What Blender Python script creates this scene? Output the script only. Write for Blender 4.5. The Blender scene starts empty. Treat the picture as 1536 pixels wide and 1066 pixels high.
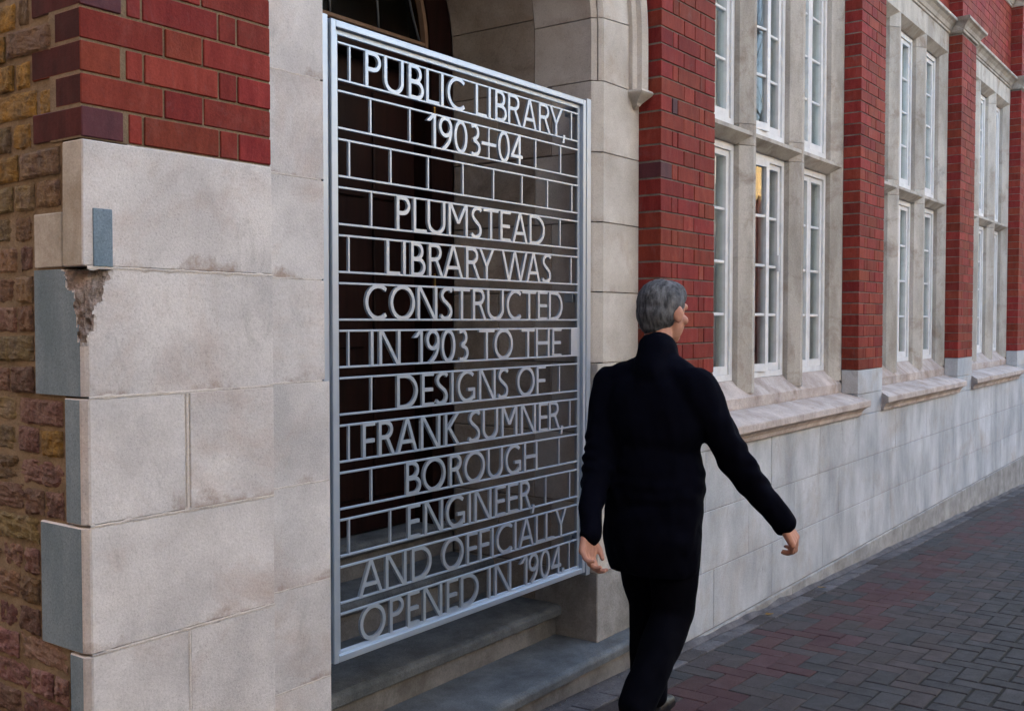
import bpy, bmesh, math, random
from mathutils import Vector, Matrix, noise
random.seed(7)
sc = bpy.context.scene
C = sc.collection
R = math.radians

# ------------------------------------------------------------------ camera, sky, sun, exposure
# origin: facade corner at eye height; X along the facade, Y into the building, Z up
FPX = 1550.0
A = math.atan(1130 / FPX)
PITCH = -math.atan(52 / FPX)
CAM = Vector((-1.366, -2.241, 0.0))
fw = Vector((math.cos(A) * math.cos(PITCH), math.sin(A) * math.cos(PITCH), math.sin(PITCH)))
cam_d = bpy.data.cameras.new('camera')
cam = bpy.data.objects.new('camera', cam_d)
C.objects.link(cam)
cam.location = CAM
cam.rotation_euler = fw.to_track_quat('-Z', 'Y').to_euler()
cam_d.sensor_width = 36.0
cam_d.lens = FPX / 1536 * 36.0
cam_d.clip_start = 0.05
cam_d.clip_end = 2000
sc.camera = cam

SUN_EL = R(17)
SUN_DIR = Vector((0.45, 0.89, 0)).normalized()          # horizontal direction towards the sun (behind the library)
w = bpy.data.worlds.new('World')
sc.world = w
w.use_nodes = True
nt = w.node_tree
sky = nt.nodes.new('ShaderNodeTexSky')
sky.sky_type = 'NISHITA'
sky.sun_disc = False
sky.sun_elevation = SUN_EL
sky.sun_rotation = math.atan2(SUN_DIR.x, SUN_DIR.y)
sky.air_density = 1.0
sky.dust_density = 3.0
sky.ozone_density = 0.8
bg = nt.nodes['Background']
bg.inputs['Strength'].default_value = 0.15
nt.links.new(sky.outputs[0], bg.inputs[0])
sun_d = bpy.data.lights.new('sun', 'SUN')
sun_d.energy = 3.0
sun_d.angle = R(0.5)
sun_d.color = (1.0, 0.86, 0.66)
sun = bpy.data.objects.new('sun', sun_d)
C.objects.link(sun)
sv = Vector((SUN_DIR.x * math.cos(SUN_EL), SUN_DIR.y * math.cos(SUN_EL), math.sin(SUN_EL)))
sun.rotation_euler = sv.to_track_quat('Z', 'Y').to_euler()
sun.location = (20, 20, 20)
vs = sc.view_settings
vs.view_transform = 'Standard'
vs.look = 'None'
vs.gamma = 1.0
vs.use_curve_mapping = False
vs.exposure = 3.15

def gz(x):                                             # the street falls gently along the facade
    return -1.46 - 0.0375 * x

# ------------------------------------------------------------------ materials
MATS = {}
def _n(nt, t, **k):
    n = nt.nodes.new(t)
    for a, b in k.items():
        setattr(n, a, b)
    return n

def mat(name, c1, c2, scale=6.0, rough=0.8, bump=0.25, bscale=60.0, c3=None, fscale=4.0, f_amt=0.5, stretch=(1, 1, 1),
        rnd=0.12, metallic=0.0, spec=0.15, speck=0.0, hue=0.0, bdist=0.004, lo=0.35, hi=0.65, fine=0.0, pits=0.0, soot=0.0, edge=0.0, cont=False):
    m = bpy.data.materials.new(name)
    m.use_nodes = True
    nt = m.node_tree
    L = nt.links.new
    b = nt.nodes['Principled BSDF']
    geo = _n(nt, 'ShaderNodeNewGeometry')
    oi = _n(nt, 'ShaderNodeObjectInfo')
    off = _n(nt, 'ShaderNodeVectorMath', operation='MULTIPLY_ADD')
    comb = _n(nt, 'ShaderNodeCombineXYZ')
    for i in range(3):
        L(oi.outputs['Random'], comb.inputs[i])
    L(comb.outputs[0], off.inputs[0])
    off.inputs[1].default_value = (0, 0, 0) if cont else (17.3, 9.1, 23.7)
    L(geo.outputs['Position'], off.inputs[2])
    mp = _n(nt, 'ShaderNodeMapping')
    mp.inputs['Scale'].default_value = stretch
    L(off.outputs[0], mp.inputs[0])
    n1 = _n(nt, 'ShaderNodeTexNoise')
    n1.inputs['Scale'].default_value = scale
    n1.inputs['Detail'].default_value = 7
    n1.inputs['Roughness'].default_value = 0.62
    L(mp.outputs[0], n1.inputs['Vector'])
    mr = _n(nt, 'ShaderNodeMapRange')
    mr.inputs[1].default_value = lo
    mr.inputs[2].default_value = hi
    L(n1.outputs[0], mr.inputs[0])
    mx = _n(nt, 'ShaderNodeMix', data_type='RGBA')
    mx.inputs[6].default_value = (*c1, 1)
    mx.inputs[7].default_value = (*c2, 1)
    L(mr.outputs[0], mx.inputs[0])
    out = mx.outputs[2]
    if c3:
        n2 = _n(nt, 'ShaderNodeTexNoise')
        n2.inputs['Scale'].default_value = fscale
        n2.inputs['Detail'].default_value = 9
        n2.inputs['Roughness'].default_value = 0.7
        n2.inputs['Distortion'].default_value = 0.6
        L(off.outputs[0], n2.inputs['Vector'])
        m2 = _n(nt, 'ShaderNodeMapRange')
        m2.inputs[1].default_value = 0.52
        m2.inputs[2].default_value = 0.74
        m2.inputs[4].default_value = f_amt
        L(n2.outputs[0], m2.inputs[0])
        x2 = _n(nt, 'ShaderNodeMix', data_type='RGBA')
        L(m2.outputs[0], x2.inputs[0])
        L(out, x2.inputs[6])
        x2.inputs[7].default_value = (*c3, 1)
        out = x2.outputs[2]
    nf = _n(nt, 'ShaderNodeTexNoise')
    nf.inputs['Scale'].default_value = bscale
    nf.inputs['Detail'].default_value = 6
    nf.inputs['Roughness'].default_value = 0.7
    L(off.outputs[0], nf.inputs['Vector'])
    if speck or fine:
        ms = _n(nt, 'ShaderNodeMapRange')
        ms.inputs[1].default_value = 0.25
        ms.inputs[2].default_value = 0.75
        ms.inputs[3].default_value = 1 - max(speck, fine)
        ms.inputs[4].default_value = 1 + max(speck, fine) * 0.6
        L(nf.outputs[0], ms.inputs[0])
        x3 = _n(nt, 'ShaderNodeVectorMath', operation='SCALE')
        L(out, x3.inputs[0])
        L(ms.outputs[0], x3.inputs['Scale'])
        out = x3.outputs[0]
    if pits:                                           # small open pores
        npt = _n(nt, 'ShaderNodeTexNoise')
        npt.inputs['Scale'].default_value = 210
        npt.inputs['Detail'].default_value = 2
        L(off.outputs[0], npt.inputs['Vector'])
        mpt = _n(nt, 'ShaderNodeMapRange')
        mpt.inputs[1].default_value = 0.60
        mpt.inputs[2].default_value = 0.70
        mpt.inputs[3].default_value = 1.0
        mpt.inputs[4].default_value = 1.0 - pits
        L(npt.outputs[0], mpt.inputs[0])
        xp = _n(nt, 'ShaderNodeVectorMath', operation='SCALE')
        L(out, xp.inputs[0])
        L(mpt.outputs[0], xp.inputs['Scale'])
        out = xp.outputs[0]
    if edge:                                           # rusty staining held along the bed joints
        tc = _n(nt, 'ShaderNodeTexCoord')
        sx = _n(nt, 'ShaderNodeSeparateXYZ')
        L(tc.outputs['Generated'], sx.inputs[0])
        ne = _n(nt, 'ShaderNodeTexNoise')
        ne.inputs['Scale'].default_value = 7.0
        ne.inputs['Detail'].default_value = 8
        ne.inputs['Roughness'].default_value = 0.7
        L(off.outputs[0], ne.inputs['Vector'])
        ma = _n(nt, 'ShaderNodeMath', operation='MULTIPLY_ADD')
        L(sx.outputs[2], ma.inputs[0])
        ma.inputs[1].default_value = -1.1
        L(ne.outputs[0], ma.inputs[2])
        me_ = _n(nt, 'ShaderNodeMapRange')
        me_.inputs[1].default_value = 0.46
        me_.inputs[2].default_value = 0.62
        me_.inputs[4].default_value = edge
        L(ma.outputs[0], me_.inputs[0])
        xe = _n(nt, 'ShaderNodeMix', data_type='RGBA')
        L(me_.outputs[0], xe.inputs[0])
        L(out, xe.inputs[6])
        xe.inputs[7].default_value = (0.27, 0.19, 0.145, 1)
        out = xe.outputs[2]
    if soot:                                           # broad grey soot and scrub marks
        nso = _n(nt, 'ShaderNodeTexNoise')
        nso.inputs['Scale'].default_value = 5.5
        nso.inputs['Detail'].default_value = 10
        nso.inputs['Roughness'].default_value = 0.78
        nso.inputs['Distortion'].default_value = 1.2
        mso0 = _n(nt, 'ShaderNodeMapping')
        mso0.inputs['Scale'].default_value = (1.4, 1.4, .6)
        L(off.outputs[0], mso0.inputs[0])
        L(mso0.outputs[0], nso.inputs['Vector'])
        mso = _n(nt, 'ShaderNodeMapRange')
        mso.inputs[1].default_value = 0.56
        mso.inputs[2].default_value = 0.72
        mso.inputs[4].default_value = soot
        L(nso.outputs[0], mso.inputs[0])
        xs_ = _n(nt, 'ShaderNodeMix', data_type='RGBA')
        L(mso.outputs[0], xs_.inputs[0])
        L(out, xs_.inputs[6])
        xs_.inputs[7].default_value = (0.20, 0.20, 0.20, 1)
        out = xs_.outputs[2]
    hs = _n(nt, 'ShaderNodeHueSaturation')
    v = _n(nt, 'ShaderNodeMapRange')
    v.inputs[3].default_value = 1 - rnd
    v.inputs[4].default_value = 1 + rnd
    L(oi.outputs['Random'], v.inputs[0])
    L(v.outputs[0], hs.inputs['Value'])
    if hue:
        wn = _n(nt, 'ShaderNodeTexWhiteNoise', noise_dimensions='1D')
        L(oi.outputs['Random'], wn.inputs['W'])
        hm = _n(nt, 'ShaderNodeMapRange')
        hm.inputs[3].default_value = 0.5 - hue
        hm.inputs[4].default_value = 0.5 + hue
        L(wn.outputs[0], hm.inputs[0])
        L(hm.outputs[0], hs.inputs['Hue'])
    L(out, hs.inputs['Color'])
    L(hs.outputs[0], b.inputs['Base Color'])
    b.inputs['Roughness'].default_value = rough
    b.inputs['Metallic'].default_value = metallic
    b.inputs['Specular IOR Level'].default_value = spec
    if bump:
        add = _n(nt, 'ShaderNodeMath', operation='MULTIPLY_ADD')
        L(n1.outputs[0], add.inputs[0])
        add.inputs[1].default_value = 0.8
        L(nf.outputs[0], add.inputs[2])
        bp = _n(nt, 'ShaderNodeBump')
        bp.inputs['Strength'].default_value = bump
        bp.inputs['Distance'].default_value = bdist
        L(add.outputs[0], bp.inputs['Height'])
        L(bp.outputs[0], b.inputs['Normal'])
    MATS[name] = m
    return m

mat('ashlar', (0.44, 0.425, 0.42), (0.63, 0.605, 0.59), 3.4, 0.88, 0.5, 150, c3=(0.40, 0.30, 0.25), fscale=2.0, f_amt=0.7, rnd=0.06, speck=0.18, pits=0.22, soot=0.42, edge=0.8, lo=.34, hi=.62)
mat('jamb_stone', (0.47, 0.435, 0.385), (0.62, 0.59, 0.54), 4, 0.85, 0.5, 160, c3=(0.35, 0.25, 0.17), fscale=3, f_amt=0.6, rnd=0.06, speck=0.18, pits=0.22, soot=0.25, edge=0.5)
mat('surround_stone', (0.34, 0.315, 0.275), (0.52, 0.49, 0.44), 4, 0.85, 0.6, 110, c3=(0.22, 0.16, 0.115), fscale=4.5, f_amt=0.85, rnd=0.08, speck=0.18, pits=0.2, soot=0.6, stretch=(1.3, 1.3, .4), lo=.36, hi=.6, edge=.4)
mat('sill_stone', (0.36, 0.30, 0.265), (0.55, 0.485, 0.445), 5, 0.85, 0.6, 90, c3=(0.22, 0.15, 0.105), fscale=4.5, f_amt=0.85, rnd=0.08, speck=0.22, pits=0.3, soot=0.55, edge=.5)
mat('wall_stone', (0.31, 0.33, 0.35), (0.58, 0.60, 0.62), 2.3, 0.85, 0.45, 120, c3=(0.36, 0.30, 0.245), fscale=1.8, f_amt=0.7, stretch=(1.3, 1.3, 0.6), rnd=0.045, speck=0.22, lo=.34, hi=.66, pits=0.25, soot=0.7, edge=0.25, cont=True)
mat('plinth_stone', (0.22, 0.215, 0.205), (0.40, 0.395, 0.385), 5, 0.9, 0.6, 90, c3=(0.14, 0.125, 0.10), fscale=5, f_amt=0.6, rnd=0.06, speck=0.22, pits=.3, soot=.4, edge=.3)
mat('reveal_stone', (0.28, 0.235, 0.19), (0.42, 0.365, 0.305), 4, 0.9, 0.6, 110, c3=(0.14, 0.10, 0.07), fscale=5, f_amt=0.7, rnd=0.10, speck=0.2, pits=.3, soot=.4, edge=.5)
mat('sawn_stone', (0.115, 0.170, 0.215), (0.20, 0.265, 0.32), 7, 0.8, 0.4, 170, c3=(0.10, 0.14, 0.175), fscale=5, f_amt=0.6, stretch=(1, 1, 0.35), rnd=0.08, speck=0.28, pits=.25)
mat('flank_stone', (0.30, 0.28, 0.235), (0.46, 0.44, 0.40), 7, 0.85, 0.5, 130, c3=(0.20, 0.14, 0.08), fscale=5, f_amt=0.6, rnd=0.06, speck=0.2)
mat('broken_stone', (0.25, 0.20, 0.17), (0.42, 0.355, 0.315), 26, 0.95, 1.0, 120, c3=(0.34, 0.19, 0.15), fscale=18, f_amt=0.6, rnd=0.05, speck=0.35, pits=.4, bdist=0.012)
mat('step_stone', (0.085, 0.096, 0.104), (0.165, 0.178, 0.19), 7, 0.75, 0.7, 130, c3=(0.06, 0.058, 0.055), fscale=4, f_amt=0.6, rnd=0.05, speck=0.35, pits=.3)
mat('riser_stone', (0.125, 0.120, 0.116), (0.215, 0.21, 0.205), 6, 0.85, 0.5, 110, c3=(0.08, 0.07, 0.06), fscale=5, f_amt=0.65, rnd=0.05, speck=0.25, pits=.25)
mat('red_brick', (0.175, 0.026, 0.019), (0.24, 0.042, 0.030), 9, 0.7, 0.5, 140, c3=(0.23, 0.082, 0.066), fscale=12, f_amt=0.4, stretch=(3, 3, 0.7), rnd=0.22, hue=0.008, speck=0.24, spec=0.1, bdist=0.003, soot=0.22)
mat('dark_brick', (0.060, 0.018, 0.024), (0.090, 0.027, 0.033), 9, 0.6, 0.3, 140, c3=(0.13, 0.07, 0.075), fscale=9, f_amt=0.4, stretch=(2, 2, 0.7), rnd=0.2, speck=0.12, spec=0.15)
mat('maroon_brick', (0.036, 0.006, 0.006), (0.066, 0.012, 0.012), 12, 0.8, 0.4, 120, c3=(0.075, 0.030, 0.028), fscale=10, f_amt=0.4, stretch=(2, 2, 0.6), rnd=0.25, speck=0.2, spec=0.04)
mat('stock_brick', (0.20, 0.135, 0.065), (0.165, 0.115, 0.085), 22, 0.95, 1.0, 90, c3=(0.055, 0.045, 0.045), fscale=20, f_amt=0.9, rnd=0.3, hue=0.025, speck=0.45, pits=.4, bdist=0.01)
mat('pink_brick', (0.23, 0.145, 0.115), (0.165, 0.085, 0.072), 24, 0.95, 1.0, 90, c3=(0.055, 0.042, 0.042), fscale=16, f_amt=0.9, rnd=0.3, hue=0.02, speck=0.45, pits=.4, bdist=0.012)
mat('ochre_brick', (0.36, 0.205, 0.045), (0.21, 0.14, 0.065), 26, 0.95, 1.0, 90, c3=(0.075, 0.06, 0.05), fscale=18, f_amt=0.9, rnd=0.25, speck=0.45, pits=.4, bdist=0.01)
mat('sand_mortar', (0.17, 0.122, 0.075), (0.25, 0.188, 0.125), 12, 0.95, 0.8, 140, c3=(0.10, 0.085, 0.06), fscale=7, f_amt=0.6, rnd=0.0, speck=0.3, bdist=0.006)
mat('lime_mortar', (0.50, 0.46, 0.42), (0.62, 0.58, 0.54), 10, 0.95, 0.5, 160, c3=(0.12, 0.10, 0.09), fscale=9, f_amt=0.8, rnd=0.0, speck=0.2)
mat('dark_joint', (0.16, 0.14, 0.12), (0.30, 0.27, 0.24), 9, 0.95, 0.5, 160, rnd=0.0, speck=0.2)
mat('brick_mortar', (0.10, 0.088, 0.074), (0.21, 0.19, 0.165), 9, 0.95, 0.5, 160, c3=(0.06, 0.052, 0.045), fscale=8, f_amt=0.7, rnd=0.0, speck=0.25)
mat('paving_bed', (0.016, 0.016, 0.013), (0.045, 0.043, 0.038), 20, 0.95, 0.8, 90, rnd=0.0, speck=0.4, bdist=0.006)
mat('paving_grey', (0.042, 0.041, 0.042), (0.064, 0.062, 0.064), 10, 0.8, 0.7, 160, c3=(0.10, 0.096, 0.096), fscale=7, f_amt=0.4, rnd=0.12, hue=0.015, speck=0.4, pits=.35)
mat('paving_mauve', (0.052, 0.043, 0.042), (0.074, 0.063, 0.062), 10, 0.8, 0.7, 160, c3=(0.115, 0.103, 0.10), fscale=6, f_amt=0.45, rnd=0.12, hue=0.015, speck=0.4, pits=.35)
mat('paving_red', (0.068, 0.034, 0.035), (0.088, 0.048, 0.049), 10, 0.8, 0.7, 160, c3=(0.105, 0.088, 0.088), fscale=8, f_amt=0.45, rnd=0.12, hue=0.01, speck=0.4, pits=.35)
mat('edge_mortar', (0.075, 0.070, 0.074), (0.15, 0.14, 0.145), 7, 0.85, 0.8, 90, c3=(0.045, 0.042, 0.04), fscale=5, f_amt=0.7, rnd=0.1, speck=0.35)
mat('road', (0.05, 0.05, 0.052), (0.075, 0.074, 0.075), 3, 0.85, 0.3, 40, rnd=0, speck=0.2)
mat('gate_paint', (0.40, 0.475, 0.56), (0.44, 0.515, 0.60), 4, 0.40, 0.05, 300, rnd=0.0, metallic=0.58, spec=0.4, bdist=0.0008)
mat('white_paint', (0.62, 0.625, 0.625), (0.74, 0.745, 0.74), 9, 0.45, 0.12, 90, c3=(0.45, 0.41, 0.36), fscale=14, f_amt=0.4, rnd=0.03, bdist=0.001)
mat('door_timber', (0.0075, 0.0025, 0.002), (0.016, 0.005, 0.004), 5, 0.5, 0.2, 60, stretch=(6, 6, 0.5), rnd=0.1)
mat('pale_timber', (0.14, 0.085, 0.055), (0.20, 0.13, 0.09), 6, 0.6, 0.2, 60, rnd=0.05)
mat('came_lead', (0.055, 0.06, 0.07), (0.08, 0.085, 0.095), 9, 0.5, 0.1, 60, rnd=0.0, metallic=0.3)
mat('brass', (0.55, 0.34, 0.10), (0.62, 0.40, 0.14), 8, 0.35, 0.0, 60, rnd=0.0, metallic=0.9)
mat('curtain_cloth', (0.66, 0.73, 0.75), (0.74, 0.80, 0.82), 3, 0.9, 0.2, 200, rnd=0.08)
mat('room_plaster', (0.30, 0.29, 0.27), (0.36, 0.35, 0.33), 3, 0.9, 0.1, 60, rnd=0)
mat('skin', (0.42, 0.215, 0.155), (0.50, 0.27, 0.20), 18, 0.55, 0.25, 240, c3=(0.42, 0.15, 0.11), fscale=9, f_amt=0.5, rnd=0, bdist=0.001)
mat('hair', (0.030, 0.032, 0.036), (0.16, 0.165, 0.175), 60, 0.65, 1.0, 260, rnd=0, stretch=(.5, 1.3, .35), bdist=0.004)
mat('jacket_cloth', (0.0010, 0.0012, 0.0040), (0.0020, 0.0024, 0.0068), 12, 0.9, 0.5, 260, rnd=0, spec=0.05, bdist=0.002)
mat('trouser_cloth', (0.0010, 0.0011, 0.0030), (0.0020, 0.0022, 0.0050), 12, 0.9, 0.5, 260, rnd=0, spec=0.05, bdist=0.002)
mat('shoe_leather', (0.008, 0.008, 0.009), (0.014, 0.013, 0.013), 12, 0.4, 0.2, 100, rnd=0)
mat('slate_render', (0.085, 0.09, 0.09), (0.115, 0.12, 0.12), 0.7, 0.9, 0.1, 10, rnd=0)
mat('cream_render', (0.34, 0.325, 0.29), (0.40, 0.38, 0.34), 0.7, 0.9, 0.1, 10, rnd=0)
mat('dark_glazing', (0.02, 0.024, 0.028), (0.03, 0.034, 0.04), 1, 0.15, 0.0, 10, rnd=0)
mat('bark', (0.045, 0.035, 0.028), (0.08, 0.065, 0.05), 9, 0.95, 0.6, 40, rnd=0)
mat('roofing', (0.07, 0.07, 0.075), (0.10, 0.10, 0.105), 2, 0.9, 0.2, 20, rnd=0)
mat('grit_stone', (0.12, 0.115, 0.11), (0.26, 0.25, 0.24), 90, 0.9, 0.2, 100, rnd=0)
mat('dry_leaf', (0.30, 0.19, 0.06), (0.20, 0.11, 0.04), 60, 0.9, 0.3, 100, rnd=0.2)

def brick_far(name, ca, cb, cm):
    m = bpy.data.materials.new(name)
    m.use_nodes = True
    nt = m.node_tree
    tc = _n(nt, 'ShaderNodeNewGeometry')
    sep = _n(nt, 'ShaderNodeSeparateXYZ')
    cmb = _n(nt, 'ShaderNodeCombineXYZ')
    ad = _n(nt, 'ShaderNodeMath', operation='ADD')
    nt.links.new(tc.outputs['Position'], sep.inputs[0])
    nt.links.new(sep.outputs[0], ad.inputs[0])
    nt.links.new(sep.outputs[1], ad.inputs[1])
    nt.links.new(ad.outputs[0], cmb.inputs[0])
    nt.links.new(sep.outputs[2], cmb.inputs[1])
    bt = _n(nt, 'ShaderNodeTexBrick')
    nt.links.new(cmb.outputs[0], bt.inputs['Vector'])
    bt.inputs['Color1'].default_value = (*ca, 1)
    bt.inputs['Color2'].default_value = (*cb, 1)
    bt.inputs['Mortar'].default_value = (*cm, 1)
    bt.inputs['Scale'].default_value = 1.0
    bt.inputs['Brick Width'].default_value = 0.229
    bt.inputs['Row Height'].default_value = 0.0762
    bt.inputs['Mortar Size'].default_value = 0.005
    b = nt.nodes['Principled BSDF']
    nt.links.new(bt.outputs[0], b.inputs['Base Color'])
    b.inputs['Roughness'].default_value = 0.85
    MATS[name] = m
brick_far('far_red_brick', (0.20, 0.045, 0.035), (0.27, 0.07, 0.05), (0.25, 0.22, 0.19))
brick_far('far_stock_brick', (0.19, 0.125, 0.065), (0.15, 0.10, 0.075), (0.22, 0.165, 0.11))
brick_far('far_brown_brick', (0.10, 0.06, 0.045), (0.14, 0.08, 0.06), (0.16, 0.14, 0.12))
brick_far('far_yellow_brick', (0.68, 0.48, 0.21), (0.76, 0.55, 0.26), (0.45, 0.38, 0.28))

def glass(name, tint=(0.93, 0.96, 0.95), ior=1.5, rough=0.0):
    m = bpy.data.materials.new(name)
    m.use_nodes = True
    nt = m.node_tree
    nt.nodes.remove(nt.nodes['Principled BSDF'])
    o = nt.nodes['Material Output']
    tr = _n(nt, 'ShaderNodeBsdfTransparent')
    tr.inputs[0].default_value = (*tint, 1)
    gl = _n(nt, 'ShaderNodeBsdfGlossy')
    gl.inputs['Roughness'].default_value = rough
    fr = _n(nt, 'ShaderNodeFresnel')
    fr.inputs['IOR'].default_value = ior
    mx = _n(nt, 'ShaderNodeMixShader')
    gb = _n(nt, 'ShaderNodeNewGeometry')
    inv = _n(nt, 'ShaderNodeMath', operation='SUBTRACT')
    inv.inputs[0].default_value = 1.0
    nt.links.new(gb.outputs['Backfacing'], inv.inputs[1])
    mul = _n(nt, 'ShaderNodeMath', operation='MULTIPLY')
    nt.links.new(fr.outputs[0], mul.inputs[0])
    nt.links.new(inv.outputs[0], mul.inputs[1])
    nt.links.new(mul.outputs[0], mx.inputs[0])
    nt.links.new(tr.outputs[0], mx.inputs[1])
    nt.links.new(gl.outputs[0], mx.inputs[2])
    nt.links.new(mx.outputs[0], o.inputs[0])
    MATS[name] = m
glass('window_glass', ior=1.85)
glass('fanlight_glass', (0.55, 0.47, 0.28), 1.5, 0.12)

# ------------------------------------------------------------------ object helpers
LOC = {}
def link(o, parent=None):
    C.objects.link(o)
    if parent is not None:
        o.parent = parent
        o.matrix_parent_inverse = Matrix.Translation(-LOC.get(parent.name, Vector()))
    LOC[o.name] = Vector(o.location)
    return o

def tag(o, label=None, cat=None, group=None, kind=None):
    if label: o['label'] = label
    if cat: o['category'] = cat
    if group: o['group'] = group
    if kind: o['kind'] = kind
    return o

def empty(name, loc):
    o = bpy.data.objects.new(name, None)
    o.empty_display_size = 0.2
    o.location = loc
    return link(o)

def obj(name, me, parent=None, loc=(0, 0, 0), rot=(0, 0, 0)):
    o = bpy.data.objects.new(name, me)
    o.location = loc
    o.rotation_euler = rot
    return link(o, parent)

def mesh(name, verts, faces, mats, fm=None, smooth=False):
    me = bpy.data.meshes.new(name)
    me.from_pydata([tuple(v) for v in verts], [], faces)
    for m in (mats if isinstance(mats, (list, tuple)) else [mats]):
        me.materials.append(MATS[m])
    if fm:
        for p, i in zip(me.polygons, fm): p.material_index = i
    if smooth:
        for p in me.polygons: p.use_smooth = True
    me.update()
    return me

def bm_mesh(name, bm, mats, smooth=False):
    bmesh.ops.recalc_face_normals(bm, faces=bm.faces)
    me = bpy.data.meshes.new(name)
    bm.to_mesh(me)
    bm.free()
    for m in (mats if isinstance(mats, (list, tuple)) else [mats]):
        me.materials.append(MATS[m])
    if smooth:
        for p in me.polygons: p.use_smooth = True
    return me

CACHE = {}
def box_mesh(name, dx, dy, dz, bev, mats, flank=False):
    key = (name, round(dx, 4), round(dy, 4), round(dz, 4), bev, str(mats), flank)
    if key in CACHE: return CACHE[key]
    bm = bmesh.new()
    bmesh.ops.create_cube(bm, size=1)
    for v in bm.verts:
        v.co = Vector((v.co.x * dx, v.co.y * dy, v.co.z * dz))
    if bev:
        bmesh.ops.bevel(bm, geom=list(bm.edges), offset=min(bev, dx * .3, dy * .3, dz * .3), segments=1, affect='EDGES', profile=0.5)
    me = bm_mesh(name, bm, mats)
    if flank:
        for p in me.polygons:
            if p.normal.x < -0.9: p.material_index = 1
    CACHE[key] = me
    return me

def box(name, x0, x1, y0, y1, z0, z1, mats, parent=None, bev=0.0, jit=0.0, flank=False, rot=(0, 0, 0)):
    me = box_mesh(name, x1 - x0, y1 - y0, z1 - z0, bev, mats, flank)
    j = Vector((0, random.uniform(-jit, jit), 0)) if jit else Vector()
    return obj(name, me, parent, Vector(((x0 + x1) / 2, (y0 + y1) / 2, (z0 + z1) / 2)) + j, rot)

def join_boxes(name, L, mats, parent=None):
    v, f = [], []
    for (x0, x1, y0, y1, z0, z1) in L:
        k = len(v)
        v += [(x0, y0, z0), (x1, y0, z0), (x1, y1, z0), (x0, y1, z0), (x0, y0, z1), (x1, y0, z1), (x1, y1, z1), (x0, y1, z1)]
        f += [tuple(k + i for i in q) for q in ((0, 3, 2, 1), (4, 5, 6, 7), (0, 1, 5, 4), (1, 2, 6, 5), (2, 3, 7, 6), (3, 0, 4, 7))]
    return obj(name, mesh(name, v, f, mats), parent)

def prism(name, poly, axis, a0, a1, mats, parent=None, ends=None, smooth=False, bev=0.0):
    """poly: 2-D outline; axis 'z' -> (x,y), 'x' -> (y,z), 'y' -> (x,z). ends(p)->(da0,da1) shears the two ends"""
    def P(p, a):
        return {'z': (p[0], p[1], a), 'x': (a, p[0], p[1]), 'y': (p[0], a, p[1])}[axis]
    n = len(poly)
    v = []
    for k, a in enumerate((a0, a1)):
        for p in poly:
            d = ends(p)[k] if ends else 0
            v.append(P(p, a + d))
    bm = bmesh.new()
    bv = [bm.verts.new(q) for q in v]
    bm.faces.new(bv[:n])
    bm.faces.new(bv[n:][::-1])
    for i in range(n):
        j = (i + 1) % n
        bm.faces.new((bv[i], bv[n + i], bv[n + j], bv[j]))
    bmesh.ops.recalc_face_normals(bm, faces=bm.faces)
    if bev:
        es = [e for e in bm.edges if len(e.link_faces) == 2 and e.calc_face_angle(0) > 0.5]
        bmesh.ops.bevel(bm, geom=es, offset=bev, segments=1, affect='EDGES', profile=0.5)
    bmesh.ops.triangulate(bm, faces=[f for f in bm.faces if len(f.verts) > 4])
    return obj(name, bm_mesh(name, bm, mats, smooth), parent)

def proj(p):
    v = Vector(p) - CAM
    r = Vector((math.sin(A), -math.cos(A), 0))
    u = r.cross(fw)
    d = v.dot(fw)
    return (768 + FPX * v.dot(r) / d, 533 - FPX * v.dot(u) / d, d) if d > 0.05 else (-9999, -9999, d)

# ================================================================== SETTING: ground and pavement
GX = 400
g = obj('ground', mesh('ground', [(-GX, -GX, gz(-GX) - .02), (GX, -GX, gz(GX) - .02), (GX, GX, gz(GX) - .02), (-GX, GX, gz(-GX) - .02)], [(0, 1, 2, 3)], 'road'))
tag(g, kind='structure')
PX0, PX1, PY0 = -5.0, 17.0, -4.6
pav = obj('pavement', mesh('pavement', [(PX0, PY0, gz(PX0) - .006), (PX1, PY0, gz(PX1) - .006), (PX1, .1, gz(PX1) - .006), (PX0, .1, gz(PX0) - .006)], [(0, 1, 2, 3)], 'paving_bed'))
tag(pav, kind='structure')
TILT = math.atan(0.0375)
def block_mesh(lx, ly, m):
    key = ('pb', lx, ly, m)
    if key not in CACHE:
        hx, hy, c, h = lx / 2, ly / 2, .0035, .05
        v = []
        for (a, b, z) in ((hx, hy, -h), (hx, hy, -.003), (hx - c, hy - c, 0)):
            v += [(-a, -b, z), (a, -b, z), (a, b, z), (-a, b, z)]
        f = [(8, 9, 10, 11)]
        for k in (0, 4):
            f += [(k + i, k + (i + 1) % 4, k + 4 + (i + 1) % 4, k + 4 + i) for i in range(4)]
        CACHE[key] = mesh('paving_block', v, f, m)
    return CACHE[key]
cells = []
U = 0.1025
YE = -0.125                                            # paving starts beyond the edge course
for r in range(0, 44):
    for c in range(int(PX0 / U), int(PX1 / U)):
        d = (c - r) % 4
        y = YE - (r + .5) * U
        x = (c + .5) * U
        if d == 0:
            cells.append((x + U / 2, y, 0))
        elif d == 3:
            cells.append((x, y - U / 2, 1))
        elif d == 2 and r == 0:
            cells.append((x, y, 2))
def pick(x, y):
    q = random.random()
    yy = y + random.uniform(-.06, .06)
    if -0.54 < yy < -0.27: return 'paving_red' if q < .8 else 'paving_mauve'
    if yy < -1.0: return 'paving_grey' if q < .85 else 'paving_mauve'
    return 'paving_mauve' if q < .62 else ('paving_grey' if q < .985 else 'paving_red')
score = []
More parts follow.
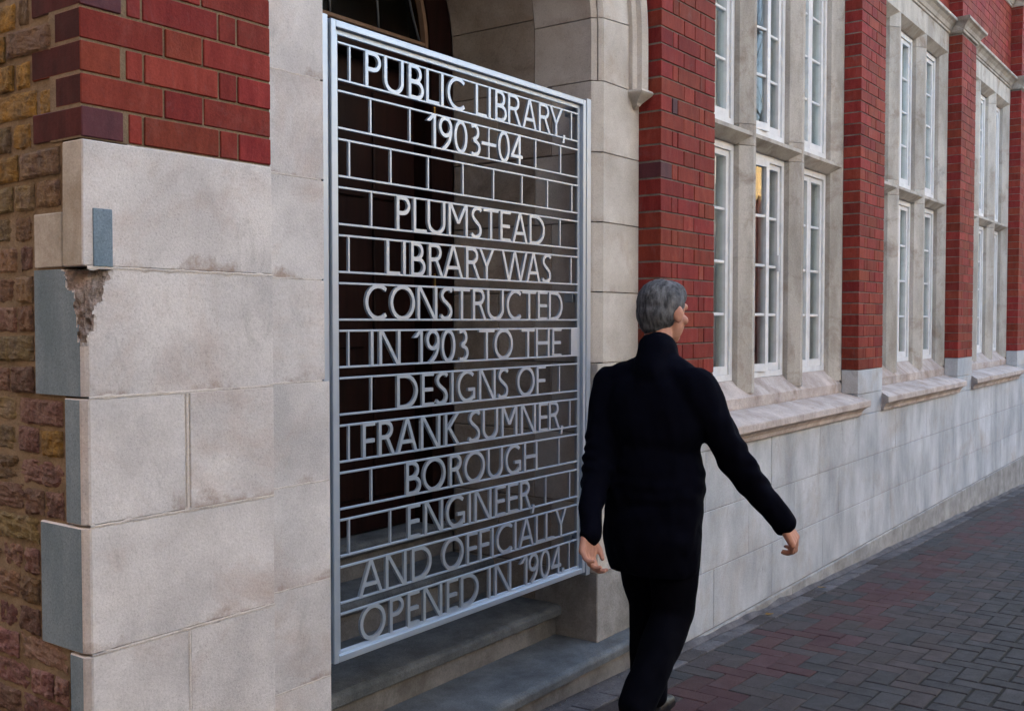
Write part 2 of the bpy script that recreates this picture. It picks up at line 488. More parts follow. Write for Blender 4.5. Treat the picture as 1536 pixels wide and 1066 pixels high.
for i, (x, y, v) in enumerate(cells):
    px, py, d = proj((x, y, gz(x)))
    score.append((d if (-40 < px < 1580 and py < 1110 and d > 0) else 1e6 + abs(d), i))
score.sort()
near = set(i for s, i in score[:290])
rest = {'paving_red': ([], []), 'paving_mauve': ([], []), 'paving_grey': ([], [])}
for i, (x, y, v) in enumerate(cells):
    m = pick(x, y)
    lx, ly = (2 * U - .0035, U - .0035) if v == 0 else ((U - .0035, 2 * U - .0035) if v == 1 else (U - .0035, U - .0035))
    wide = max(0, min(1, (-y - .75) / .55))              # joints open up further out
    lx -= .011 * wide; ly -= .011 * wide
    dz = random.uniform(-.0014, .0014)
    rot = (random.uniform(-.005, .005), TILT + random.uniform(-.005, .005), random.uniform(-.014, .014))
    x += random.uniform(-.0015, .0015); y += random.uniform(-.0015, .0015)
    if i in near:
        obj('paving_block', block_mesh(round(lx, 3), round(ly, 3), m), pav, (x, y, gz(x) + dz), rot)
    else:
        V, F = rest[m]
        src = block_mesh(round(lx, 3), round(ly, 3), m)
        k = len(V)
        from_m = Matrix.Translation((x, y, gz(x) + dz)) @ Matrix.Rotation(rot[1], 4, 'Y') @ Matrix.Rotation(rot[2], 4, 'Z')
        V += [from_m @ vv.co for vv in src.vertices]
        F += [tuple(k + a for a in p.vertices) for p in src.polygons]
VV, FF, FM = [], [], []
for j, m in enumerate(rest):
    k = len(VV)
    VV += rest[m][0]
    FF += [tuple(k + a for a in f) for f in rest[m][1]]
    FM += [j] * len(rest[m][1])
o = obj('paving_field', mesh('paving_field', VV, FF, list(rest), FM), pav)
tag(o, kind='stuff')
# edge course of blocks along the foot of the wall, half buried in mortar
x = -4.9
while x < 16.5:
    L_ = random.uniform(.19, .215)
    obj('edge_block', block_mesh(round(L_, 2), .098, random.choice(['edge_mortar', 'edge_mortar', 'paving_mauve'])), pav,
        (x + L_ / 2, -.072, gz(x + L_ / 2) + random.uniform(-.002, .003)), (R(-2), TILT, random.uniform(-.01, .01)))
    x += L_ + random.uniform(.001, .006)
v = [(-4.9, -.024, gz(-4.9) - .002), (2.96, -.024, gz(2.96) - .002), (2.96, .06, gz(2.96) - .001), (-4.9, .06, gz(-4.9) - .001)]
obj('edge_bedding', mesh('edge_bedding', v, [(0, 1, 2, 3)], 'edge_mortar'), pav)
# mortar fillet in the angle between wall and paving
v, f = [], []
n = 140
for i in range(n + 1):
    x = 2.95 + i * (16.4 - 2.95) / n
    a = .020 + .014 * noise.noise((x * 3.1, 0, 0)); b = .024 + .02 * noise.noise((x * 4.3, 5, 0))
    z = gz(x)
    v += [(x, -.010, z + max(.006, b)), (x, -.018 - max(.006, a), z + .003), (x, -.010, z - .03)]
    if i:
        k = 3 * i
        f += [(k - 3, k - 2, k + 1, k), (k - 2, k - 1, k + 2, k + 1)]
obj('mortar_fillet', mesh('mortar_fillet', v, f, 'edge_mortar'), pav)

# ================================================================== THE LIBRARY
lib = empty('library_building', (0, 0, -1.46))
tag(lib, 'red brick and pale stone library with arched porch and mullioned windows', 'building')
P = 0.0762
TOP = 7.1
PIERS = [(0.0, .575), (2.858, 3.431), (5.717, 6.27), (8.545, 9.102), (11.312, 11.87)]
RET = .1143
BB = -.338                                            # underside of the window-bay brickwork
CORN = 2.575

# ---- brick piers: a mortar core each, with its bricks as children
nbrick = [0]
BR_STUFF = []
def brick(core, x0, x1, y1, z0, mats='red_brick', h=P, corner=False):
    jt = .0032
    a = (x0 + jt, x1 - jt, 0.0, y1, z0 + jt, z0 + h - jt)
    if nbrick[0] < 285:
        nbrick[0] += 1
        box('brick', *a, ([mats, 'maroon_brick'] if corner else mats), core, bev=.0022, jit=.0012, rot=(0, 0, random.uniform(-.004, .004)), flank=corner)
    else:
        dj = random.uniform(-.0012, .0012)
        BR_STUFF.append((a[0], a[1], a[2] + dj, a[3], a[4], a[5]))

def pier(i, zbot, ztop, limit_z):
    x0, x1 = PIERS[i]
    core = join_boxes('brick_pier', [(x0 + (.004 if i == 0 else .0045), x1 - .004, .0045, RET + .02, zbot, ztop)], 'sand_mortar' if i == 0 else 'brick_mortar', lib)
    W = x1 - x0
    k = 0
    z = zbot
    while z < limit_z:
        s = W / .5725
        if k % 2 == (0 if i == 0 else 1):
            cuts = [0, .113 * s, .170 * s, .398 * s, .455 * s, W]
        else:
            cuts = [0, .2305 * s, .3435 * s, W]
        cuts = [cuts[0]] + [c + random.uniform(-.004, .004) for c in cuts[1:-1]] + [W]
        for j in range(len(cuts) - 1):
            y1 = .06
            m = 'red_brick'
            xa, xb = x0 + cuts[j], x0 + cuts[j + 1]
            if j == 0:
                y1 = RET + .004
                if i == 0:
                    y1 = .212 if k % 2 == 0 else .108
                    if k in (0, 4): m = 'dark_brick'
            if i == 0 and k % 2 == 0 and j == 1: xa += .010
            if i == 1 and random.random() < .012: m = 'dark_brick'
            brick(core, xa, xb, y1, z, m, corner=(i == 0 and j == 0))
        k += 1
        z += P
    return core
pier(0, .4285, TOP - .3, 1.02)
pier(1, BB, TOP - .3, 1.62)
pier(2, BB, CORN, 2.5)
pier(3, BB, CORN, CORN - .03)
pier(4, BB, CORN, CORN - .03)
# upper storey: wall face and continuing piers, bricks joined (far away)
core_u = join_boxes('upper_wall', [(2.9, 60, RET + .0045, .40, CORN + .12, TOP), (PIERS[2][0] + .005, PIERS[2][1] - .005, .0045, .2, CORN + .12, TOP - .3),
                                   (PIERS[3][0] + .005, PIERS[3][1] - .005, .0045, .2, CORN + .12, TOP - .3), (PIERS[4][0] + .005, PIERS[4][1] - .005, .0045, .2, CORN + .12, TOP - .3)], 'brick_mortar', lib)
for (xa, xb, y0) in ((6.27, 8.545, RET), (9.102, 11.312, RET), (8.545, 9.102, 0), (11.312, 11.87, 0), (5.717, 6.27, 0), (11.87, 13.5, RET)):
    z = CORN + .125
    k = 0
    while z < 4.2:
        x = xa
        seq = (.2286, .1143)
        q = k % 2
        first = .0572 if k % 2 else 0
        while x < xb - .02:
            L_ = seq[q % 2] if not first else first + .1143
            first = 0
            xe = min(x + L_, xb)
            dj = random.uniform(-.0012, .0012)
            BR_STUFF.append((x + .003, xe - .003, y0 + dj, y0 + (.05 if y0 else (.12 if x == xa else .05)), z + .003, z + P - .003))
            x = xe
            q += 1
        z += P
        k += 1
o = join_boxes('far_brickwork', BR_STUFF, 'red_brick', lib)
tag(o, kind='stuff')
# make the joined bricks vary one by one: a per-face-island tint
m = MATS['red_brick'].copy()
m.name = 'red_brick_joined'
nt = m.node_tree
geo = [n for n in nt.nodes if n.type == 'NEW_GEOMETRY'][0]
for l in list(nt.links):
    if l.from_node.type == 'OBJECT_INFO':
        nt.links.new(geo.outputs['Random Per Island'], l.to_socket)
MATS['red_brick_joined'] = m
o.data.materials.clear()
o.data.materials.append(m)

# ---- flank wall of old stock brick round the corner
fl = join_boxes('flank_wall', [(.008, .5, .09, 1.08, gz(0) - .3, TOP)], 'sand_mortar', lib)
join_boxes('rear_flank_wall', [(.004, .5, 1.081, 9.9, gz(0) - .3, TOP)], 'far_stock_brick', lib)
def rough_brick(dy, dz, m, amp):
    bm = bmesh.new()
    bmesh.ops.create_cube(bm, size=1)
    bmesh.ops.subdivide_edges(bm, edges=list(bm.edges), cuts=9, use_grid_fill=True)
    sd = Vector((random.uniform(0, 50), random.uniform(0, 50), random.uniform(0, 50)))
    for v in bm.verts:
        q = v.co.copy()
        rr = min(1, (abs(q.y) * 2) ** 6 + (abs(q.z) * 2) ** 6)
        v.co = Vector((q.x * .06, q.y * dy, q.z * dz))
        nn = noise.fractal(v.co * 55 + sd, .6, 2.1, 5)
        if q.x < 0: v.co.x += amp * nn + .005 * rr * rr
        v.co.y += amp * .8 * noise.noise(v.co * 45 + sd)
        v.co.z += amp * .8 * noise.noise(v.co * 45 - sd)
    return bm_mesh('stock_brick', bm, m, False)
QD = [(.43, .26, .083), (.26, .126, .208), (.126, -.182, .211), (-.182, -.489, .085), (-.489, -.797, .20), (-.797, -1.11, .077), (-1.11, -1.7, .2)]
def quoin_y(z):
    if z > .4285:
        return .218 if int((z - .4285) / P) % 2 == 0 else .114
    for a, b, d in QD:
        if b < z <= a: return d + .008
    return .2
z = -1.62
k = 0
while z < 1.3:
    h = .0755
    y = quoin_y(z + .04) + .004
    odd = k % 2
    first = True
    while y < 1.0:
        L_ = (random.choice([.10, .108, .115]) if (odd + (0 if first else 1)) % 2 else random.choice([.205, .215, .222])) * random.uniform(.9, 1.04)
        if first and random.random() < .35: L_ = random.uniform(.06, .10)
        first = False
        odd += 1
        q = random.random()
        if z > -.1: m = 'ochre_brick' if q < .34 else ('stock_brick' if q < .86 else 'pink_brick')
        elif z > -.42: m = 'ochre_brick' if q < .25 else ('stock_brick' if q < .6 else 'pink_brick')
        else: m = 'pink_brick' if q < .72 else 'stock_brick'
        amp = .0034 if z > -.35 else .0062
        me = rough_brick(L_ - .013, h - .012, m, amp)
        obj('stock_brick', me, fl, (.031 + random.uniform(-.004, .005), y + L_ / 2, z + h / 2 + random.uniform(-.003, .003)), (random.uniform(-.03, .03), 0, 0))
        y += L_
    z += h
    k += 1

# ---- ashlar quoin pier below the red brick
sp = join_boxes('stone_pier', [(.125, .5735, .0022, .114, gz(0) - .3, .4275), (.03, .56, .115, .6, gz(0) - .3, TOP)], 'lime_mortar', lib)
G = .0028
def ashlar(core, x0, x1, y0, y1, z0, z1, m, bev=.002, jit=.001, flank=False):
    return box('stone_block', x0 + G, x1 - G, y0, y1, z0 + G, z1 - G, m, core, bev=bev, jit=jit, flank=flank)
XR = .5765
# course 1 is one stone: its upper flank is short, the lower part returns further
o = prism('stone_block', [(0, .126 + G), (XR - G, .126 + G), (XR - G, .428 - G), (0.004, .428 - G)], 'y', -.0005, .085, ['ashlar', 'flank_stone'], sp, bev=.003)
for p in o.data.polygons:
    if p.normal.x < -.9: p.material_index = 1
ashlar(sp, -.003, .06, .086, .208, .126, .262, ['flank_stone'])
o = box('stone_patch', .028, .079, -.0035, .02, .1285, .266, 'sawn_stone', sp, bev=.0015)
o['label'] = 'small grey repair patch let into the corner stone'
# course 2: big stone with its upper arris broken away
bm = bmesh.new()
bmesh.ops.create_cube(bm, size=1)
bmesh.ops.subdivide_edges(bm, edges=list(bm.edges), cuts=39, use_grid_fill=True)
bm.verts.index_update()
BROKEN = set()
for v in bm.verts:
    q = v.co
    v.co = Vector(((q.x + .5) ** 2.3 * (XR - G), (q.y + .5) ** 1.8 * .21, -.182 + G + (1 - (.5 - q.z) ** 1.4) * (.308 - 2 * G)))
    c = v.co
    t = max(0, min(1, (c.z + .06) / .185))             # the break narrows downwards
    rad = .014 + .070 * t ** 1.8 + .022 * noise.noise((c.x * 22, c.y * 22, c.z * 26)) + .008 * noise.noise((c.x * 80, c.y * 80, c.z * 80))
    dd = c.x + c.y
    if t > 0.02 and dd < rad:
        BROKEN.add(v.index)
        push = (rad - dd) * .42
        v.co += Vector((push * .9, push * .9, -.004 * t)) + Vector((.006 * noise.noise(c * 60), .006 * noise.noise(c * 71), 0))
    elif dd < .016:
        v.co += Vector(((.016 - dd) * .45, (.016 - dd) * .45, 0))
me = bm_mesh('stone_block', bm, ['ashlar', 'sawn_stone', 'broken_stone'], False)
for p in me.polygons:
    if sum(i in BROKEN for i in p.vertices) >= 3: p.material_index = 2
    elif p.normal.x < -.9: p.material_index = 1
obj('stone_block', me, sp)
def quoin(x1, z0, z1, d):
    bm = bmesh.new()
    pts = [(0.013, 0), (x1 - G, 0), (x1 - G, .10), (.04, d), (0, d), (0, .016)]
    vs0 = [bm.verts.new((x, y, z0 + G)) for x, y in pts]
    vs1 = [bm.verts.new((x, y, z1 - G)) for x, y in pts]
    bm.faces.new(vs0[::-1]); bm.faces.new(vs1)
    n = len(pts)
    for i in range(n):
        bm.faces.new((vs0[i], vs0[(i + 1) % n], vs1[(i + 1) % n], vs1[i]))
    bmesh.ops.recalc_face_normals(bm, faces=bm.faces)
    es = [e for e in bm.edges if e.calc_face_angle(0) > .3]
    bmesh.ops.bevel(bm, geom=es, offset=.003, segments=1, affect='EDGES', profile=.5)
    me = bm_mesh('stone_block', bm, ['ashlar', 'sawn_stone'])
    for p in me.polygons:
        if p.normal.x < -.95: p.material_index = 1
    obj('stone_block', me, sp)
quoin(.284, -.489, -.182, .084)
ashlar(sp, .292, XR, -.001, .1, -.489, -.182, ['ashlar'])
quoin(XR, -.797, -.489, .20)
quoin(.289, -1.11, -.797, .076)
ashlar(sp, .289, XR, .0005, .1, -1.11, -.797, ['ashlar'])
quoin(XR, -1.7, -1.11, .2)

def bead(core, a, b, y, wmin=.0035, wmax=.010, m='lime_mortar'):
    # smeared lime pointing along a joint from a=(x,z) to b=(x,z), standing a hair proud of the stone
    n = max(8, int(math.hypot(b[0] - a[0], b[1] - a[1]) / .007))
    d = Vector((b[0] - a[0], b[1] - a[1])).normalized()
    nn = Vector((-d.y, d.x))
    sd = random.uniform(0, 99)
    v, f = [], []
    for i in range(n + 1):
        t = i / n
        c = Vector((a[0], a[1])).lerp(Vector((b[0], b[1])), t)
        q = sd + t * math.hypot(b[0] - a[0], b[1] - a[1])
        w0 = wmin + (wmax - wmin) * max(0, noise.noise((q * 28, 0, 0)) + .35 * noise.noise((q * 90, 3, 0)))
        w1 = wmin + (wmax - wmin) * max(0, noise.noise((q * 28, 7, 0)) + .35 * noise.noise((q * 90, 9, 0)))
        off_ = .0015 * noise.noise((q * 40, 1, 5))
        p0 = c + nn * (w0 + off_); p1 = c - nn * (w1 - off_)
        v += [(p0.x, y + .0008, p0.y), (p0.x * .6 + p1.x * .4, y - .0002, p0.y * .6 + p1.y * .4), (p1.x, y + .0008, p1.y)]
        if i:
            k = 3 * i
            f += [(k - 3, k - 2, k + 1, k), (k - 2, k - 1, k + 2, k + 1)]
    return obj('mortar_joint', mesh('mortar_joint', v, f, m), core)
for z in (.126, -.182, -.489, -.797, -1.11): bead(sp, (.012, z), (XR - .003, z), -.0014)
bead(sp, (.288, -.487), (.288, -.184), -.0005, .004, .007)
bead(sp, (.289, -1.108), (.289, -.80), -.0005)
# ---- porch jambs, reveals and arch
CZ, CXA, RA = 1.25, 1.702, .80
jl = join_boxes('porch_jamb', [(.56, .865, .1165, .90, gz(0) - .3, TOP)], 'lime_mortar', lib)
jr = join_boxes('porch_jamb', [(2.55, 2.90, .120, .90, gz(0) - .3, 1.05), (2.512, 2.6, .155, .92, gz(0) - .3, 1.05)], 'dark_joint', lib)
JZ = [1.045, .736, .432, .126, -.185, -.496, -.806, -1.113, -1.42, -1.75]
for k in range(len(JZ) - 1):
    z1, z0 = JZ[k], JZ[k + 1]
    ch = k < 4
    dy = .45 if k % 2 else .36
    # right jamb
    if ch: poly = [(2.858, RET), (2.545, RET), (2.5375, RET + .006), (2.509, .144), (2.502, .152), (2.502, dy - G), (2.858, dy - G)]
    else: poly = [(2.858, RET), (2.506, RET), (2.502, RET + .004), (2.502, dy - G), (2.858, dy - G)]
    prism('stone_block', poly, 'z', z0 + G, z1 - G, 'jamb_stone' if ch else ('plinth_stone' if k > 6 else 'jamb_stone'), jr)
    if z0 > -1.6:
        yb = [dy, .928] if k % 3 else [dy, .66, .928]
        for a, b in zip(yb[:-1], yb[1:]):
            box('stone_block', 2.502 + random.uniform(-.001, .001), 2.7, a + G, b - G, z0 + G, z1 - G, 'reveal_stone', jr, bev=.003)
    # left jamb strip
    if ch: poly = [(.579, RET), (.8785, RET), (.902, .140), (.902, dy - G), (.579, dy - G)]
    else: poly = [(.579, RET), (.898, RET), (.902, RET + .004), (.902, dy - G), (.579, dy - G)]
    prism('stone_block', poly, 'z', z0 + G, z1 - G, 'ashlar', jl)
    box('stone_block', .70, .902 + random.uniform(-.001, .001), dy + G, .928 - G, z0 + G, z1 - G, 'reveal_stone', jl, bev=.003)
for z in JZ[1:9]: bead(jl, (.58, z), (.868 if z > -.2 else .896, z), RET - .0006, .003, .007)
# top stones of the left strip, above the springing
prism('stone_block', [(.579, RET), (.8785, RET), (.902, .140), (.902, .44), (.579, .44)], 'z', 1.045 + G, CZ - .02, 'ashlar', jl)
# chamfer stop on the right jamb: a small splayed wedge
me = mesh('chamfer_stop', [(2.502, RET, -.26), (2.545, RET, -.19), (2.502, .152, -.19), (2.502, .152, -.26)], [(0, 1, 2), (0, 2, 3), (0, 3, 1), (1, 3, 2)], 'jamb_stone')
# arch: path from the right springing up and over
def apath(s, r):
    st = CZ - 1.045
    if s <= st: return (CXA + r, 1.045 + s)
    a = (s - st) / RA
    return (CXA + r * math.cos(a), CZ + r * math.sin(a))
SMAX = (CZ - 1.045) * 2 + math.pi * RA
def apath2(s, r):
    if s > SMAX - (CZ - 1.045): return (CXA - r, 1.045 + (SMAX - s))
    return apath(s, r)
arch = prism('arch_core', [(CXA - 1.2, 1.05)] + [apath2(SMAX * (1 - i / 40), RA + .02) for i in range(41)] + [(CXA + 1.2, 1.05), (CXA + 1.2, TOP), (CXA - 1.2, TOP)], 'y', .13, .93, 'dark_joint', lib)
def voussoir(s0, s1, y0, y1, r1, m, front):
    n = max(2, int((s1 - s0) / .05))
    prof = [(RA, y1), (RA, y0 + (.038 if front else 0)), (RA + .008, y0 + .031)] if front else [(RA, y1), (RA, y0)]
    if front: prof += [(RA + .036, y0 + .006), (RA + .044, y0), (r1, y0), (r1, y1)]
    else: prof += [(RA + .2, y0), (RA + .2, y1)]
    bm = bmesh.new()
    rings = []
    for i in range(n + 1):
        s = s0 + .002 + (s1 - s0 - .004) * i / n
        rings.append([bm.verts.new((apath2(s, r)[0], y, apath2(s, r)[1])) for r, y in prof])
    for a, b in zip(rings[:-1], rings[1:]):
        for i in range(len(prof)):
            j = (i + 1) % len(prof)
            bm.faces.new((a[i], a[j], b[j], b[i]))
    bm.faces.new(rings[0]); bm.faces.new(rings[-1][::-1])
    obj('voussoir', bm_mesh('voussoir', bm, m), arch)
ss = [0, .268] + [.268 + .33 * i for i in range(1, 9)] 
ss = [s for s in ss if s < SMAX - .15] + [SMAX]
for a, b in zip(ss[:-1], ss[1:]): voussoir(a, b, RET, .45, RA + .30, 'jamb_stone', True)
sb = [0, .31, .66, 1.0, 1.35, 1.7, 2.05, 2.4, SMAX]
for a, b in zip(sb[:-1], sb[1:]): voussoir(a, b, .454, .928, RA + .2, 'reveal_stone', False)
# hood mould with its small label stop
def hood(sign):
    bm = bmesh.new()
    prof = [(1.062, RET + .01), (1.062, .095), (1.085, .085), (1.092, .064), (1.128, .052), (1.145, .060), (1.150, RET + .01)]
    rings = []
    for i in range(31):
        s = -.002 + (SMAX / 2 + .005) * i / 30
        st = CZ - 1.045
        row = []
        for r, y in prof:
            if s <= st: p = (sign * r, 1.045 + s)
            else:
                a = (s - st) / 1.1
                p = (sign * r * math.cos(a), CZ + r * math.sin(a))
            row.append(bm.verts.new((CXA + p[0], y, p[1])))
        rings.append(row)
    for a, b in zip(rings[:-1], rings[1:]):
        for i in range(len(prof)):
            j = (i + 1) % len(prof)
            bm.faces.new((a[i], a[j], b[j], b[i]))
    bm.faces.new(rings[0]); bm.faces.new(rings[-1][::-1])
    h = obj('hood_mould', bm_mesh('hood_mould', bm, 'jamb_stone'), lib)
    v, f = [], []
    for (dx0, dx1, yy, zz) in ((1.055, 1.16, .045, 1.044), (1.052, 1.165, .040, 1.034), (1.055, 1.16, .045, 1.026), (1.085, 1.13, .085, .989), (1.09, 1.122, .088, .979), (1.097, 1.115, .1, .969)):
        v += [(CXA + sign * dx0, RET + .01, zz), (CXA + sign * dx0, yy, zz), (CXA + sign * dx1, yy, zz), (CXA + sign * dx1, RET + .01, zz)]
    for k in range(5):
        b = 4 * k
        f += [(b + i, b + (i + 1) % 4, b + 4 + (i + 1) % 4, b + 4 + i) for i in range(4)]
    f += [(0, 3, 2, 1), (20, 21, 22, 23)]
    obj('label_stop', mesh('label_stop', v, f, 'jamb_stone'), h)
hood(1)
hood(-1)

# ---- steps
def step(x0, x1, yn, yb, z, h, m='step_stone'):
    r = .028
    pts = [(yb, z)] + [(yn + r - r * math.sin(a), z - r * .75 + r * .75 * math.cos(a)) for a in [R(t) for t in (0, 25, 50, 75, 90)]]
    pts += [(yn + .002, z - .045), (yn + .012, z - .052), (yn + .028, z - .054), (yn + .028, z - .055), (yb, z - .055)]
    o = prism('step', pts, 'x', x0, x1, m, lib)
    box('riser', x0 + .001, x1 - .001, yn + .030, yb, z - h, z - .0555, 'riser_stone', o)
    return o
step(.579, 2.95, .012, .36, -1.418, .35)
step(.9025, 2.5015, .302, .72, -1.278, .1395)
step(.9025, 2.5015, .680, .98, -1.120, .1575)
step(.9025, 2.5015, .905, 1.40, -.962, .1575)

# ---- doors and fanlight at the back of the porch
DY = 1.035
fr = [(.905, 1.06, .93, 1.08, -.96, 1.27), (2.345, 2.499, .93, 1.08, -.96, 1.27), (1.06, 2.345, .95, 1.08, 1.165, 1.27)]
dfm = join_boxes('door_frame', fr, 'door_timber', lib)
for (a, b) in ((1.063, 1.700), (1.704, 2.342)):
    d = box('door', a, b, DY, DY + .05, -.955, 1.16, 'door_timber', lib, bev=.003)
    for (z0, z1) in ((-.80, -.25), (-.12, .42), (.55, 1.03)):
        for (xa, xb) in ((a + .09, (a + b) / 2 - .03), ((a + b) / 2 + .03, b - .09)):
            box('door_panel', xa, xb, DY - .014, DY + .004, z0, z1, 'door_timber', d, bev=.012)
    hx = 1.66 if a < 1.5 else 1.745
    box('handle', hx - .008, hx + .008, DY - .05, DY - .034, -.1, .25, 'brass', d, bev=.004)
box('finger_plate', 2.356, 2.362, .920, .929, .80, 1.0, 'brass', dfm, bev=.001)
box('finger_plate', 2.356, 2.362, .920, .929, .08, .22, 'brass', dfm, bev=.001)
def half_ring(name, r0, r1, y0, y1, m, parent, zc=1.27, n=40):
    pts = [(CXA + r1 * math.cos(math.pi * i / n), zc + r1 * math.sin(math.pi * i / n)) for i in range(n + 1)]
    pts += [(CXA + r0 * math.cos(math.pi * i / n), zc + r0 * math.sin(math.pi * i / n)) for i in range(n, -1, -1)]
    bm = bmesh.new()
    a = [bm.verts.new((x, y0, z)) for x, z in pts]
    b = [bm.verts.new((x, y1, z)) for x, z in pts]
    N = len(pts)
    for i in range(N):
        j = (i + 1) % N
        bm.faces.new((a[i], a[j], b[j], b[i]))
    for i in range(n):
        bm.faces.new((a[i], a[i + 1], a[N - 2 - i], a[N - 1 - i]))
        bm.faces.new((b[i], b[i + 1], b[N - 2 - i], b[N - 1 - i]))
    return obj(name, bm_mesh(name, bm, m), parent)
fan = half_ring('fanlight', .64, .797, .935, 1.06, 'door_timber', lib)
half_ring('fanlight_bead', .618, .6395, .945, 1.0, 'pale_timber', fan)
box('fanlight_rail', CXA - .6175, CXA + .6175, .945, 1.0, 1.272, 1.290, 'pale_timber', fan, bev=.003)
pts = [(CXA + .617 * math.cos(math.pi * i / 32), 1.29 + .61 * math.sin(math.pi * i / 32)) for i in range(33)]
prism('pane', pts, 'y', .972, .976, 'fanlight_glass', fan)
def tube(name, pts, r, m, parent, n=6):
    bm = bmesh.new()
    rings = []
    for i, p in enumerate(pts):
        p = Vector(p)
        d = (Vector(pts[min(i + 1, len(pts) - 1)]) - Vector(pts[max(i - 1, 0)])).normalized()
        u = d.cross(Vector((0, 1, .1))).normalized()
        v = d.cross(u)
        rings.append([bm.verts.new(p + u * r * math.cos(2 * math.pi * k / n) + v * r * math.sin(2 * math.pi * k / n)) for k in range(n)])
    for a, b in zip(rings[:-1], rings[1:]):
        for k in range(n): bm.faces.new((a[k], a[(k + 1) % n], b[(k + 1) % n], b[k]))
    bm.faces.new(rings[0]); bm.faces.new(rings[-1][::-1])
    return obj(name, bm_mesh(name, bm, m, True), parent)
def came(p): tube('lead_came', p, .0055, 'came_lead', fan)
came([(2.03 - .10 * (t / 10) ** 2 * 1.6, .969, 1.29 + .055 * t) for t in range(11)])
came([(2.309 - .085 * math.sin(min(1, t / 6) * 1.5) + .02 * max(0, t - 5) / 5, .969, 1.29 + .045 * t) for t in range(10)])
came([(1.735 - .06 * (t / 10) ** 2 * 2, .969, 1.29 + .055 * t) for t in range(11)])
came([(1.725 + .062 * t, .969, 1.40 + .012 * t + .002 * t * t) for t in range(9)])
came([(1.39 + .05 * (t / 10) ** 2 * 2, .969, 1.29 + .055 * t) for t in range(9)])

# ---- base wall of coursed ashlar under the windows
bw = join_boxes('base_wall', [(2.9, 60, .0045, .45, -3.6, -.66), (2.9, 60, .13, .45, -.661, -.50), (11.9, 60, .12, .45, BB - .17, CORN + .2)], 'dark_joint', lib)
join_boxes('far_base_wall', [(13.602, 60, .001, .3, -4.2, -.50)], 'wall_stone', lib)
join_boxes('far_wall', [(11.872, 60, RET + .001, .3, -.499, CORN), (13.5, 60, RET + .001, .3, CORN + .001, TOP - .3), (2.9, 60, RET + .0005, .3, 4.23, TOP - .3)], 'far_red_brick', lib)
box('far_coping', 11.872, 13.6, 0, .12, -.65, -.50, 'wall_stone', bw, bev=.003)
COURSES = [(-.65, -.955), (-.955, -1.258), (-1.258, -1.56), (-1.56, -1.95)]
FIX = [[2.86, 3.35, 4.20, 4.98, 5.75, 6.62, 7.50, 8.36, 9.2, 10.1, 10.9, 11.7, 12.5, 13.6], [2.86, 3.30, 3.885, 4.555, 5.35, 6.1, 6.97, 7.58, 8.42, 9.3, 10.0, 10.8, 11.6, 12.6, 13.6],
       [2.86, 3.45, 4.215, 5.05, 5.8, 6.52, 7.2, 8.0, 8.7, 9.6, 10.5, 11.4, 12.3, 13.6], [2.96, 3.7, 4.50, 5.90, 6.8, 7.9, 8.75, 9.7, 10.6, 11.5, 12.4, 13.6]]
for c, ((z1, z0), xs) in enumerate(zip(COURSES, FIX)):
    for a, b in zip(xs[:-1], xs[1:]):
        m = 'wall_stone' if c < 3 else 'plinth_stone'
        if c == 3: box('stone_block', a + .0015, b - .0015, -.012, .1, gz(b) - .25, z1 - .003, m, bw, bev=.004, jit=.001)
        else: box('stone_block', a + .0015, b - .0015, 0, .1, z0 + .0015, z1 - .0015, m, bw, bev=.0025, jit=.0012)
# pier bases and the course at ledge level
for i in (1, 2, 3, 4):
    x0, x1 = PIERS[i]
    box('pier_base', x0 + .001, x1 - .001, -.0005, RET, -.503, BB - .002, 'wall_stone', bw, bev=.003)
    box('stone_block', x0 + .001, x1 - .001, 0, .1, -.6485, -.506, 'wall_stone', bw, bev=.0025)
prism('stone_block', [(2.96, -.012), (3.0, -.012), (3.0, .1), (2.96, .1)], 'z', -1.9, -1.563, 'plinth_stone', bw)

